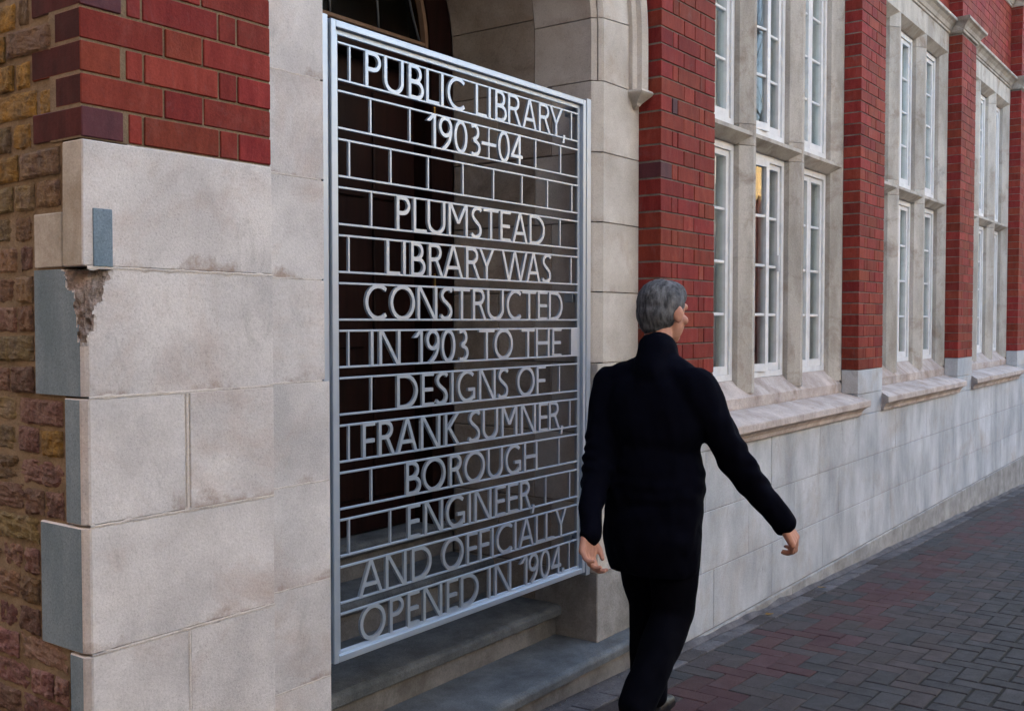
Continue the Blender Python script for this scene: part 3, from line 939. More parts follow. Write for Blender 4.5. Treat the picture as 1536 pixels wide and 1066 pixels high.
# ---- window bays
BAYS = [(3.431, 5.717, 4.197, 4.954), (6.27, 8.545, 7.025, 7.783), (9.102, 11.312, 9.83, 10.575)]
FIL = RET + .0
WY = .200                                             # front of the window frames
LEAF_AJAR = R(8)
def ring_mesh(name, x0, x1, z0, z1, t, y0, y1, m, parent, tb=None):
    tb = tb or t
    L = [(x0, x0 + t, y0, y1, z0, z1), (x1 - t, x1, y0, y1, z0, z1), (x0 + t, x1 - t, y0, y1, z0, z0 + tb), (x0 + t, x1 - t, y0, y1, z1 - t, z1)]
    return join_boxes(name, L, m, parent)
def window(x0, x1, z0, z1, ajar):
    fr_ = ring_mesh('window', x0, x1, z0, z1, .038, WY, WY + .085, 'white_paint', lib, tb=.034)
    a, b, c, d = x0 + .0395, x1 - .0395, z0 + .0355, z1 - .0395
    mid = (a + b) / 2
    # thing > part > sub-part: casements, bars and panes hang directly under the window
    for (p, q, aj) in ((a, mid - .001, ajar), (mid + .001, b, 0)):
        w_, h_ = q - p, d - c
        st = .034
        M = Matrix.Translation((p, WY + .012, c)) @ Matrix.Rotation(-aj, 4, 'Z')
        def put(name, bx, m, bev=0):
            x_, X_, y_, Y_, z_, Z_ = bx
            me = box_mesh(name, X_ - x_, Y_ - y_, Z_ - z_, bev, m)
            ctr = M @ Vector(((x_ + X_) / 2, (y_ + Y_) / 2, (z_ + Z_) / 2))
            return obj(name, me, fr_, ctr, (0, 0, -aj))
        vv, ff = [], []
        cas = join_boxes('casement', [(0, st, 0, .038, 0, h_), (w_ - st, w_, 0, .038, 0, h_), (st, w_ - st, 0, .038, 0, .045), (st, w_ - st, 0, .038, h_ - .034, h_)], 'white_paint', fr_)
        cas.location = (p, WY + .012, c)
        cas.rotation_euler = (0, 0, -aj)
        gh = h_ - .079
        for r in range(4):
            za = .045 + gh * r / 4
            zb = .045 + gh * (r + 1) / 4
            put('pane', (st - .003, w_ - st + .003, .0175, .0215, za - .001, zb + .001 if r == 3 else zb - .0005), 'window_glass')
            if r: put('glazing_bar', (st, w_ - st, .006, .034, za - .0085, za + .0085), 'white_paint', .003)
        if ajar and p > mid and z0 < 0:
            put('catch', (w_ - .046, w_ - .036, -.018, .002, h_ * .485, h_ * .485 + .10), 'white_paint', .004)
    return fr_
def plan(sign, xc, hw):                               # splayed stone profile in plan, one side
    return [(xc + sign * .0175, FIL), (xc + sign * hw, .168), (xc + sign * hw, .30)]
for bi, (x0, x1, m1, m2) in enumerate(BAYS):
    ws = join_boxes('window_surround', [(x0 + .01, x1 - .01, .302, .34, -.50, BB)], 'surround_stone', lib)
    for xc in (m1, m2):
        for (za, zb) in ((-.41, .985), (.988, 1.105), (1.108, 2.29), (2.293, 2.43)):
            poly = plan(-1, xc, .095) + plan(1, xc, .095)[::-1]
            prism('mullion_stone', poly, 'z', za, zb, 'surround_stone', ws)
    for (sg, xe) in ((1, x0), (-1, x1)):
        for (za, zb) in ((-.41, 1.045), (1.048, 2.43)):
            poly = [(xe + sg * .0005, FIL + .002), (xe + sg * .03, FIL + .002), (xe + sg * .108, .168), (xe + sg * .108, .30), (xe + sg * .0005, .30)]
            prism('jamb_stone', poly, 'z', za, zb, 'surround_stone', ws)
    xs = [x0 + .0006, m1, m2, x1 - .0006]
    for a, b in zip(xs[:-1], xs[1:]):
        prism('transom_stone', [(FIL + .0025, 1.041), (FIL + .0025, 1.062), (.20, 1.093), (.30, 1.093), (.30, .992), (.182, .992), (.174, .996)], 'x', a + .0006, b - .0006, 'surround_stone', ws)
        prism('sill_stone', [(FIL - .0015, -.492), (FIL - .0015, -.432), (FIL + .006, -.423), (.20, -.340), (.302, -.340), (.302, -.492)], 'x', a + .0006, b - .0006, 'sill_stone', ws)
        prism('head_stone', [(FIL - .001, 2.575), (FIL - .001, 2.41), (.182, 2.352), (.30, 2.352), (.30, 2.575)], 'x', a + .0006, b - .0006, 'surround_stone', ws)
    # moulded ledge below the sill, two stones, returned at its ends
    YF = -.068
    prof = [(.12, -.4925), (.0, -.519), (YF + .012, -.540), (YF + .003, -.543), (YF, -.549), (YF, -.583), (YF + .004, -.588), (YF + .020, -.590), (YF + .022, -.598), (YF + .034, -.604),
            (YF + .040, -.618), (YF + .046, -.622), (YF + .048, -.645), (YF + .052, -.649), (.12, -.649)]
    xa, xb = x0 - .072, x1 + .072
    xm = (x0 + x1) / 2 - .06
    sh = lambda p: max(0.0, min(p[0], 0.0) - YF)
    prism('sill_ledge', prof, 'x', xa, xm - .001, 'sill_stone', ws, ends=lambda p: (sh(p), 0))
    prism('sill_ledge', prof, 'x', xm + .001, xb, 'sill_stone', ws, ends=lambda p: (0, -sh(p)))
    # windows: three lights, two tiers
    for li, (a, b) in enumerate(((x0 + .0135, m1), (m1, m2), (m2, x1 - .0135))):
        window(a + .0955, b - .0955, -.338, .990, LEAF_AJAR if (bi == 0 and li == 1) else 0)
        window(a + .0955, b - .0955, 1.0945, 2.350, LEAF_AJAR if (bi == 0 and li == 1) else 0)
# cornice above the bays and its breaks round the piers
def cprof(y):
    return [(.16, 2.576), (y - .002, 2.576), (y - .012, 2.582), (y - .012, 2.600), (y - .022, 2.606), (y - .024, 2.612), (y - .034, 2.634), (y - .058, 2.660), (y - .078, 2.672), (y - .080, 2.676), (y - .080, 2.694), (y - .074, 2.700), (.16, 2.716)]
co = join_boxes('cornice', [(3.0, 13.5, .15, .3, 2.58, 2.71)], 'surround_stone', lib)
for (x0, x1, m1, m2) in BAYS:
    xm = (x0 + x1) / 2 + .1
    prism('cornice_stone', cprof(RET), 'x', x0 - .02, xm - .001, 'surround_stone', co)
    prism('cornice_stone', cprof(RET), 'x', xm + .001, x1 + .02, 'surround_stone', co)
prism('cornice_stone', cprof(RET), 'x', 11.85, 13.5, 'surround_stone', co)
for i in (2, 3, 4):
    x0, x1 = PIERS[i]
    sh2 = lambda p: min(0.0, p[0])
    prism('pier_capital', cprof(0), 'x', x0 - .003, x1 + .003, 'surround_stone', co, ends=lambda p: (min(0.0, p[0]), -min(0.0, p[0])))
uc = join_boxes('upper_cornice', [(3.0, 13.5, .0, .3, 3.60, 3.72)], 'surround_stone', lib)
prism('cornice_stone', [(p[0], p[1] + .90) for p in cprof(RET)], 'x', 3.0, 13.5, 'surround_stone', uc)
for i in (2, 3, 4):
    x0, x1 = PIERS[i]
    prism('pier_capital', [(p[0] - .0, p[1] + .905) for p in cprof(0)], 'x', x0 - .003, x1 + .003, 'surround_stone', uc, ends=lambda p: (min(0.0, p[0]), -min(0.0, p[0])))
# body of the building: back, sides, roof, floor
join_boxes('building_shell', [(.3, 60, 9.6, 10, -3.6, TOP), (59.6, 60, .42, 9.6, -3.6, TOP), (.3, 60, .3, 10, TOP + .001, TOP + .3), (2.9, 59.6, .452, 9.6, -3.6, -.9),
                              (2.7, 2.898, .94, 9.6, -3.6, TOP), (.4, 2.7, 2.6, 2.8, -3.6, TOP), (.4, 2.7, 1.09, 2.6, 2.2, 2.4), (.5, .7, .93, 9.6, -3.6, TOP)], 'room_plaster', lib)
box('parapet', .0, 60, -.02, .4, TOP + .302, TOP + .42, 'surround_stone', lib)

# ---- net curtains hung inside the lights
def curtain(x0, x1, z0, z1, y, label, group):
    n = 46
    v, f = [], []
    for i in range(n + 1):
        x = x0 + (x1 - x0) * i / n
        yy = y + .007 * math.sin(i * 1.05) + .004 * math.sin(i * .37 + x0)
        v += [(x, yy, z0), (x, yy, z1), (x, yy + .003, z0), (x, yy + .003, z1)]
        if i:
            k = 4 * i
            f += [(k - 4, k, k + 1, k - 3), (k - 2, k - 1, k + 3, k + 2), (k - 3, k + 1, k + 3, k - 1), (k - 4, k - 2, k + 2, k)]
    f += [(0, 1, 3, 2), (4 * n, 4 * n + 2, 4 * n + 3, 4 * n + 1)]
    tag(obj('curtain', mesh('curtain', v, f, 'curtain_cloth', smooth=True)), label, 'curtain', group)
NB = ('window bay beside the porch', 'second window bay past the porch', 'third window bay past the porch')
for bi, (x0, x1, m1, m2) in enumerate(BAYS):
    for li, (a, b) in enumerate(((x0, m1), (m1, m2), (m2, x1))):
        aa = a + .06
        if bi == 0 and li == 1: aa = (a + b) / 2 + .165
        pos = ('light nearest the porch', 'middle light', 'light farthest from the porch')[li]
        st = 'half drawn' if (bi == 0 and li == 1) else 'full'
        curtain(aa, b - (.06 if li != 1 else .0), -.42, 2.5, .299, f'{st} grey curtain in the {pos}, {NB[bi]}', 'grey curtains behind the library windows')

# ================================================================== THE GATE
YG = .150
gate = empty('gate', (1.69, YG, -1.10))
tag(gate, 'silver grey metal gate of bars and cut-out lettering across the porch', 'gate')
ROWS = [
 [("|",1.031),("|",2.343),("P",1.101,1.175),("U",1.191,1.287),("B",1.312,1.391),("L",1.404,1.473),("I",1.485,1.499),("C",1.52,1.622),("L",1.685,1.752),("I",1.762,1.778),("B",1.805,1.879),("R",1.888,1.975),("A",1.983,2.084),("R",2.098,2.184),("Y",2.174,2.275),(",",2.272,2.294)],
 [("|",1.126),("|",1.319),("1",1.408,1.456),("9",1.473,1.547),("0",1.558,1.635),("3",1.652,1.713),("-",1.72,1.811),("|",1.767),("0",1.824,1.899),("4",1.907,1.985),("|",2.078),("|",2.26)],
 [("|",1.027),("|",1.222),("|",1.415),("|",1.61),("|",1.796),("|",1.983),("|",2.163),("|",2.347)],
 [("|",1.128),("|",2.257),("P",1.249,1.318),("L",1.335,1.404),("U",1.409,1.507),("M",1.525,1.636),("S",1.656,1.721),("T",1.731,1.826),("E",1.838,1.904),("A",1.915,2.021),("D",2.033,2.141)],
 [("|",1.023),("|",2.342),("L",1.198,1.265),("I",1.281,1.294),("B",1.322,1.397),("R",1.415,1.497),("A",1.494,1.609),("R",1.626,1.71),("Y",1.702,1.8),("W",1.846,2.019),("A",2.01,2.111),("S",2.123,2.188)],
 [("C",1.096,1.201),("O",1.216,1.341),("N",1.354,1.461),("S",1.478,1.547),("T",1.553,1.649),("R",1.666,1.749),("U",1.754,1.86),("C",1.879,1.978),("T",1.983,2.079),("E",2.093,2.161),("D",2.173,2.275)],
 [("|",1.02),("I",1.121,1.133),("N",1.161,1.266),("1",1.335,1.382),("9",1.401,1.473),("0",1.484,1.563),("3",1.58,1.64),("T",1.704,1.799),("O",1.799,1.92),("T",1.979,2.069),("H",2.079,2.177),("E",2.198,2.266),("#",2.341,2.392)],
 [("|",1.124),("|",2.254),("D",1.248,1.355),("E",1.377,1.441),("S",1.452,1.52),("I",1.539,1.553),("G",1.575,1.679),("N",1.703,1.807),("S",1.821,1.89),("O",1.95,2.07),("F",2.084,2.149)],
 [("|",1.019),("|",2.335),("F",1.081,1.14),("R",1.157,1.238),("A",1.245,1.354),("N",1.37,1.476),("K",1.502,1.589),("S",1.639,1.711),("U",1.725,1.823),("M",1.845,1.95),("N",1.975,2.079),("E",2.1,2.165),("R",2.174,2.257),(",",2.259,2.281)],
 [("|",1.123),("|",2.251),("B",1.293,1.371),("O",1.38,1.506),("R",1.528,1.609),("O",1.614,1.739),("U",1.756,1.854),("G",1.871,1.975),("H",1.996,2.09)],
 [("|",1.018),("|",1.214),("|",2.153),("|",2.334),("E",1.301,1.366),("N",1.389,1.491),("G",1.509,1.617),("I",1.639,1.654),("N",1.675,1.78),("E",1.804,1.871),("E",1.887,1.956),("R",1.97,2.046),(",",2.05,2.072)],
 [("A",1.058,1.175),("N",1.188,1.293),("D",1.321,1.427),("O",1.486,1.61),("F",1.628,1.692),("F",1.705,1.769),("I",1.78,1.796),("C",1.812,1.92),("I",1.929,1.947),("A",1.958,2.067),("L",2.079,2.146),("L",2.15,2.216),("Y",2.222,2.31)],
 [("O",1.065,1.187),("P",1.208,1.278),("E",1.298,1.36),("N",1.381,1.485),("E",1.511,1.575),("D",1.593,1.7),("I",1.761,1.776),("N",1.801,1.909),("1",1.97,2.02),("9",2.029,2.098),("0",2.111,2.184),("4",2.192,2.267),(".",2.274,2.291),("|",2.331)]]
ST = .0135                                            # stroke width
DEP = .010                                            # plate thickness
GM = 'gate_paint'
def ell(cx, cy, rx, ry, a0, a1, n=18):
    return [(cx + rx * math.cos(R(a0 + (a1 - a0) * i / n)), cy + ry * math.sin(R(a0 + (a1 - a0) * i / n))) for i in range(n + 1)]
def crom(pts, k=5):
    P_ = [pts[0]] + pts + [pts[-1]]
    out = []
    for i in range(1, len(P_) - 2):
        p0, p1, p2, p3 = P_[i - 1], P_[i], P_[i + 1], P_[i + 2]
        for j in range(k):
            t = j / k
            out.append(tuple(.5 * (2 * p1[c] + (p2[c] - p0[c]) * t + (2 * p0[c] - 5 * p1[c] + 4 * p2[c] - p3[c]) * t * t + (-p0[c] + 3 * p1[c] - 3 * p2[c] + p3[c]) * t ** 3) for c in (0, 1)))
    return out + [pts[-1]]
def glyph(ch, w, h):
    """list of strokes: ('l', pts) ribbon, ('o', pts) closed ribbon, ('d', x0,y0,x1,y1) slanted bar cut level, ('r', x0,y0,x1,y1) rectangle"""
    s = ST; e = s / 2
    def bowl(y0, y1, x):                              # bowl from the stem out to x and back
        ry = (y1 - y0) / 2 - e
        rx = min(x - e - s, ry * 1.15)
        xc = x - e - rx
        return ('l', [(s * .4, y1 - e)] + ell(xc, (y0 + y1) / 2, rx, ry, 90, -90, 14) + [(s * .4, y0 + e)])
    stem = ('r', 0, 0, s, h)
    if ch == 'I': return [('r', (w - s) / 2, 0, (w + s) / 2, h)]
    if ch == 'L': return [stem, ('r', s * .5, 0, w, s * .95)]
    if ch == 'E': return [stem, ('r', s * .5, h - s * .95, w, h), ('r', s * .5, h * .5 - e, w * .93, h * .5 + e * .9), ('r', s * .5, 0, w, s * .95)]
    if ch == 'F': return [stem, ('r', s * .5, h - s * .95, w, h), ('r', s * .5, h * .49 - e, w * .95, h * .49 + e * .9)]
    if ch == 'T': return [('r', 0, h - s, w, h), ('r', (w - s) / 2, 0, (w + s) / 2, h - s * .5)]
    if ch == 'H': return [stem, ('r', w - s, 0, w, h), ('r', s * .5, h * .5 - e, w - s * .5, h * .5 + e)]
    if ch == 'N': return [stem, ('r', w - s, 0, w, h), ('d', s * .75, h, w - s * .75, 0)]
    if ch == 'M': return [stem, ('r', w - s, 0, w, h), ('d', s * .75, h, w / 2, h * .40), ('d', w - s * .75, h, w / 2, h * .40)]
    if ch == 'A': return [('d', w / 2, h, s * .6, 0), ('d', w / 2, h, w - s * .6, 0), ('r', w * .22, h * .27, w * .78, h * .27 + s * .9)]
    if ch == 'W': return [('d', s * .5, h, w * .28, 0), ('d', w * .5, h, w * .28, 0), ('d', w * .5, h, w * .72, 0), ('d', w - s * .5, h, w * .72, 0)]
    if ch == 'Y': return [('d', s * .6, h, w / 2, h * .43), ('d', w - s * .6, h, w / 2, h * .43), ('r', (w - s) / 2, 0, (w + s) / 2, h * .47)]
    if ch == 'K': return [stem, ('d', w - s * .8, h, s * 1.2, h * .50), ('d', s * 1.6, h * .58, w - s * .6, 0)]
    if ch == 'P': return [stem, bowl(h * .45, h, w)]
    if ch == 'R': return [stem, bowl(h * .47, h, w * .86), ('d', w * .50, h * .52, w - s * .5, 0)]
    if ch == 'B': return [stem, bowl(h * .505 - e * .9, h, w * .86), bowl(0, h * .505 + e * .9, w)]
    if ch == 'D': return [stem, ('l', [(s * .4, h - e)] + ell(w * .36, h / 2, w * .64 - e, h / 2 - e, 90, -90, 22) + [(s * .4, e)])]
    if ch == 'O' or ch == '0': return [('o', ell(w / 2, h / 2, w / 2 - e, h / 2 - e, 0, 360, 36)[:-1])]
    if ch == 'C': return [('l', ell(w * .60, h / 2, w * .60 - e, h / 2 - e, 50, 310, 26))]
    if ch == 'G': return [('l', ell(w * .56, h / 2, w * .56 - e, h / 2 - e, 48, 318, 26)), ('r', w - s, h * .10, w, h * .45), ('r', w * .60, h * .45 - s * .9, w - s * .3, h * .45)]
    if ch == 'U': return [('l', [(e, h)] + ell(w / 2, h * .36, w / 2 - e, h * .36 - e, 180, 360, 20) + [(w - e, h)])]
    if ch == 'S':
        q = [(.94, .86), (.78, .935), (.55, .945), (.28, .88), (.15, .745), (.26, .62), (.52, .515), (.78, .40), (.88, .26), (.78, .12), (.52, .055), (.27, .065), (.06, .14)]
        return [('l', crom([(a * w, b * h) for a, b in q]))]
    if ch == '1': return [('r', w - s, 0, w, h), ('d', w - s * .5, h, s * .5, h * .76)]
    if ch == '9':
        r_ = w / 2 - e
        return [('o', ell(w / 2, h * .69, r_, h * .31 - e, 0, 360, 28)[:-1]), ('l', crom([(w - e, h * .68), (w - e - .02 * w, h * .52), (w * .78, h * .30), (w * .52, h * .12), (w * .28, e * .4)]))]
    if ch == '3': return [('l', [(w * .10, h * .91)] + ell(w * .40, h * .745, w * .48 - e, h * .255 - e, 115, -90, 18) + [(w * .36, h * .49 + e * .2)]), ('l', [(w * .36, h * .515)] + ell(w * .40, h * .265, w * .60 - e, h * .265 - e, 90, -125, 20))]
    if ch == '4': return [('r', w * .74 - s * .5, 0, w * .74 + s * .5, h), ('d', w * .74, h, s * .6, h * .30), ('r', 0, h * .30 - s * .6, w, h * .30 + s * .35)]
    if ch == ',': return [('r', w * .25, 0, w * .95, s), ('d', w * .62, s * .3, w * .30, -s * 1.5)]
    if ch == '.': return [('r', 0, 0, w, w)]
    if ch == '-': return [('r', 0, h * .47 - e * .9, w, h * .47 + e * .9)]
    if ch == '#': return [('r', 0, 0, w, h)]
def glyph_mesh(ch, w, h):
    V, F = [], []
    def slab(poly_pairs, closed, k):
        y0 = -.0005 - .00016 * k
        y1 = DEP - .0006 + .00016 * k
        b = len(V)
        for (p, q) in poly_pairs:
            V.extend([(p[0], y0, p[1]), (q[0], y0, q[1]), (q[0], y1, q[1]), (p[0], y1, p[1])])
        n = len(poly_pairs)
        for i in range(n if closed else n - 1):
            a, c = b + 4 * i, b + 4 * ((i + 1) % n)
            F.extend([(a, c, c + 1, a + 1), (a + 1, c + 1, c + 2, a + 2), (a + 2, c + 2, c + 3, a + 3), (a + 3, c + 3, c, a)])
        if not closed:
            F.append((b, b + 1, b + 2, b + 3))
            e_ = b + 4 * (n - 1)
            F.append((e_ + 3, e_ + 2, e_ + 1, e_))
    for k, st in enumerate(glyph(ch, w, h)):
        if st[0] == 'r':
            _, x0, z0, x1, z1 = st
            slab([((x0, z0), (x1, z0)), ((x0, z1), (x1, z1))], False, k)
        elif st[0] == 'd':
            _, x0, z0, x1, z1 = st
            L_ = math.hypot(x1 - x0, z1 - z0)
            hw = ST * .48 * L_ / abs(z1 - z0)
            hw = min(hw, ST * 1.6)
            slab([((x0 - hw, z0), (x0 + hw, z0)), ((x1 - hw, z1), (x1 + hw, z1))], False, k)
        else:
            pts = st[1]
            cl = st[0] == 'o'
            n = len(pts)
            pr = []
            for i in range(n):
                a = pts[(i - 1) % n] if (cl or i) else pts[i]
                c = pts[(i + 1) % n] if (cl or i < n - 1) else pts[i]
                t = Vector((c[0] - a[0], c[1] - a[1])).normalized()
                nn = Vector((-t.y, t.x)) * ST / 2
                pr.append(((pts[i][0] + nn.x, pts[i][1] + nn.y), (pts[i][0] - nn.x, pts[i][1] - nn.y)))
            slab(pr, cl, k)
    bm = bmesh.new()
    vs_ = [bm.verts.new(v) for v in V]
    for f in F: bm.faces.new([vs_[i] for i in f])
    return bm_mesh('letter', bm, GM)
Z0R, PIT, RH, BT = .8815, .1523, .1165, .0068
XL, XRI = .9775, 2.394
for i, row in enumerate(ROWS):
    zt = Z0R - PIT * i
    zb = zt - RH
    box('bar', XL, XRI, YG, YG + DEP, zt - BT / 2, zt + BT / 2, GM, gate, bev=.0008)
    if i < 12: box('bar', XL, XRI, YG, YG + DEP, zb - BT / 2, zb + BT / 2, GM, gate, bev=.0008)
    for it in row:
        ch = it[0]
        if ch == '|':
            box('upright_bar', it[1] - .0038, it[1] + .0038, YG + .0004, YG + DEP - .0004, zb + BT / 2 - .0005, zt - BT / 2 + .0005, GM, gate, bev=.0006)
        else:
            hh = RH + .004
            o = obj('lock_plate' if ch == '#' else 'letter', glyph_mesh(ch, it[2] - it[1], hh), gate, (it[1], YG, zb - .002))
# inner border and outer frame, proud of the lettering
GB, GT = -1.095, .945
def bar_(name, x0, x1, y0, y1, z0, z1, bev=.0015): return box(name, x0, x1, y0, y1, z0, z1, GM, gate, bev=bev)
bar_('inner_border', .957, .9775, YG + .001, YG + .012, -1.063, .906)
bar_('inner_border', 2.3935, 2.414, YG + .001, YG + .012, -1.063, .906)
bar_('inner_border', .957, 2.414, YG + .002, YG + .011, .9045, .922)
bar_('inner_border', .957, 2.414, YG + .002, YG + .011, -1.075, -1.062)
bar_('stile', .935, .9565, YG - .014, YG + .030, GB, GT)
bar_('stile', 2.4145, 2.436, YG - .014, YG + .030, GB, GT)
bar_('rail', .9567, 2.4143, YG - .0135, YG + .0295, GT - .022, GT - .0003)
bar_('rail', .9567, 2.4143, YG - .0135, YG + .0295, GB + .0003, GB + .022)
bar_('hinge_post', .903, .929, YG - .006, YG + .032, -1.105, .955)
bar_('hinge_post', 2.456, 2.490, YG - .006, YG + .034, -1.115, .958)
for z in (.75, -.15, -.95):
    bar_('hinge', .9285, .9355, YG + .002, YG + .024, z, z + .06, .001)
bar_('slam_stop', 2.4362, 2.4558, YG + .012, YG + .026, -.25, -.10, .001)
for z in (.90, .10, -.95):
    bar_('fixing_bracket', 2.40, 2.43, YG + .031, YG + .075, z - .02, z + .02, .002)

# ================================================================== THE PERSON
def capsules(name, L, voxel, mats, smooth=4, extra=None):
    """one continuous surface grown round a list of tapered limbs (p0, p1, r0, r1) and ellipsoids ('e', c, (rx,ry,rz), rot)"""
    bm = bmesh.new()
    for it in L:
        if it[0] == 'e':
            _, c, rr, rot = it
            M = Matrix.Translation(c) @ rot.to_4x4() @ Matrix.Diagonal((*rr, 1))
            bmesh.ops.create_icosphere(bm, subdivisions=3, radius=1, matrix=M)
        else:
            p0, p1, r0, r1 = Vector(it[0]), Vector(it[1]), it[2], it[3]
            d = p1 - p0
            Ln = max(d.length, 1e-5)
            q = d.to_track_quat('Z', 'Y').to_matrix().to_4x4()
            n = 16
            rings = []
            prof = [(-r0 * math.cos(R(t)), r0 * math.sin(R(t))) for t in (20, 45, 70, 90)]
            prof += [(Ln * k / 4, r0 + (r1 - r0) * k / 4) for k in (1, 2, 3)]
            prof += [(Ln + r1 * math.sin(R(t)), r1 * math.cos(R(t))) for t in (0, 20, 45, 70)]
            for zz, r_ in prof:
                rings.append([bm.verts.new(Matrix.Translation(p0) @ q @ Vector((r_ * math.cos(2 * math.pi * k / n), r_ * math.sin(2 * math.pi * k / n), zz))) for k in range(n)])
            for a, b in zip(rings[:-1], rings[1:]):
                for k in range(n): bm.faces.new((a[k], a[(k + 1) % n], b[(k + 1) % n], b[k]))
            bm.faces.new(rings[0][::-1]); bm.faces.new(rings[-1])
    me = bpy.data.meshes.new(name + '_src')
    bmesh.ops.recalc_face_normals(bm, faces=bm.faces)
    bm.to_mesh(me); bm.free()
    o = bpy.data.objects.new(name + '_src', me)
    C.objects.link(o)
    md = o.modifiers.new('r', 'REMESH'); md.mode = 'VOXEL'; md.voxel_size = voxel
    ms = o.modifiers.new('s', 'SMOOTH'); ms.factor = .5; ms.iterations = smooth
    dg = bpy.context.evaluated_depsgraph_get()
    dg.update()
    out = bpy.data.meshes.new_from_object(o.evaluated_get(dg))
    out.name = name
    bpy.data.objects.remove(o)
    out.materials.clear()
    for m in (mats if isinstance(mats, (list, tuple)) else [mats]): out.materials.append(MATS[m])
    if extra:
        for v in out.vertices: v.co = extra(v.co.copy())
    for p in out.polygons: p.use_smooth = True
    return out
V3 = Vector
I3 = Matrix.Identity(3)
neck, head = V3((2.01, -.44, -.13)), V3((2.085, -.425, .030))
lsh, rsh = V3((2.005, -.255, -.245)), V3((2.005, -.605, -.245))
lel, lwr = V3((1.885, -.258, -.52)), V3((1.725, -.325, -.74))
rel, rwr = V3((2.075, -.735, -.515)), V3((2.195, -.85, -.725))
pel = V3((1.995, -.435, -.72))
lhp, rhp = pel + V3((.01, .09, -.02)), pel + V3((-.01, -.09, -.02))
GL = gz(2.2)
lkn, lan = V3((2.10, -.365, GL + .49)), V3((2.10, -.365, GL + .095))
rkn, ran = V3((2.03, -.50, GL + .47)), V3((1.76, -.50, GL + .17))
def hand(wr, d, thumb, back):
    """wrist, direction of the hand, side of the thumb, back-of-hand normal: palm and five bent fingers"""
    d, thumb, back = d.normalized(), thumb.normalized(), back.normalized()
    L = []
    pc = wr + d * .05
    for k in range(4):
        off = thumb * (.030 - .020 * k)
        L.append((wr + off * .55, wr + d * .085 + off, .017, .0125))
        ln = (.042, .047, .044, .034)[k]
        k0 = wr + d * (.088 - .004 * abs(k - 1)) + off
        k1 = k0 + (d * .86 - back * .45).normalized() * ln
        k2 = k1 + (d * .35 - back * .95).normalized() * ln * .62
        k3 = k2 + (-d * .25 - back * .95).normalized() * ln * .45
        L += [(k0, k1, .0098, .0088), (k1, k2, .0088, .0080), (k2, k3, .0080, .0070)]
    t0 = wr + d * .025 + thumb * .022
    t1 = t0 + (d * .65 + thumb * .6 - back * .35).normalized() * .045
    t2 = t1 + (d * .95 - back * .4).normalized() * .034
    L += [(wr, t0, .02, .015), (t0, t1, .0135, .0108), (t1, t2, .0105, .0082)]
    return L
hyaw = Matrix.Rotation(R(-14), 3, 'Z') @ Matrix.Rotation(R(6), 3, 'Y')      # head turned a little towards the street
def hd(x, y, z): return head + hyaw @ V3((x, y, z))
body = []
body += [('e', hd(-.012, 0, .022), (.098, .076, .092), hyaw), ('e', hd(.028, 0, -.030), (.066, .060, .085), hyaw), ('e', hd(.055, 0, -.085), (.030, .032, .026), hyaw)]
body += [(hd(.088, 0, .012), hd(.112, 0, -.022), .010, .013), (hd(.08, -.030, .03), hd(.08, .030, .03), .014, .014), (hd(.082, -.018, -.056), hd(.082, .018, -.056), .008, .008)]
for sgn in (-1, 1):
    body += [('e', hd(-.004, sgn * .078, -.008), (.020, .010, .032), hyaw @ Matrix.Rotation(R(20) * sgn, 3, 'Z')), ('e', hd(.06, sgn * .042, -.022), (.024, .022, .02), hyaw)]
body += [(neck + V3((-.01, 0, -.04)), hd(-.02, 0, -.06), .052, .052)]
body += [(neck, V3((2.0, -.435, -.55)), .06, .085), (lsh, rsh, .045, .045), (V3((2.0, -.435, -.55)), pel, .085, .095)]
body += [(lsh, lel, .045, .038), (lel, lwr, .037, .026), (rsh, rel, .045, .038), (rel, rwr, .037, .026)]
body += [(lhp, lkn, .07, .05), (lkn, lan, .048, .034), (rhp, rkn, .07, .05), (rkn, ran, .048, .034)]
body += [(lan + V3((-.03, 0, -.035)), lan + V3((.15, .01, -.06)), .032, .024), (ran + V3((-.02, 0, -.03)), ran + V3((.12, -.01, -.115)), .032, .024)]
body += hand(lwr, lwr - lel + V3((0, 0, -.12)), V3((1, -.2, -.5)), V3((0, 1, 0)))
body += hand(rwr, rwr - rel + V3((.02, 0, -.05)), V3((.8, .1, .3)), V3((0, -1, .1)))
person = obj('person', capsules('person', body, .0042, 'skin', 3))
tag(person, 'person in dark navy jacket and black trousers striding past the porch, seen from behind', 'person')
eyes = []
for sgn in (-1, 1):
    bm = bmesh.new()
    bmesh.ops.create_uvsphere(bm, u_segments=10, v_segments=8, radius=.010, matrix=Matrix.Translation(hd(.066, sgn * .028, .006)))
    obj('eye', bm_mesh('eye', bm, 'white_paint', True), person)
def fold(amp, fr, sd):
    def fn(c):
        q = V3((c.x * fr, c.y * fr, c.z * fr * .55)) + V3((sd, 0, 0))
        n_ = noise.noise_vector(q) * amp + noise.noise_vector(q * 2.7) * amp * .4
        return c + n_
    return fn
ch_ = V3((2.005, -.435, -.36))
jk = [('e', ch_, (.135, .205, .21), I3), ('e', V3((2.0, -.435, -.58)), (.135, .195, .24), I3), ('e', V3((1.985, -.435, -.78)), (.14, .195, .20), I3),
      (lsh + V3((0, -.03, -.01)), rsh + V3((0, .03, -.01)), .072, .072), (neck + V3((-.02, 0, -.07)), neck + V3((-.004, 0, .018)), .088, .074),
      (V3((1.985, -.35, -.62)), V3((1.99, -.355, -.86)), .112, .104), (V3((1.985, -.52, -.62)), V3((1.985, -.515, -.86)), .112, .104), (V3((1.985, -.355, -.86)), V3((1.985, -.515, -.86)), .104, .104)]
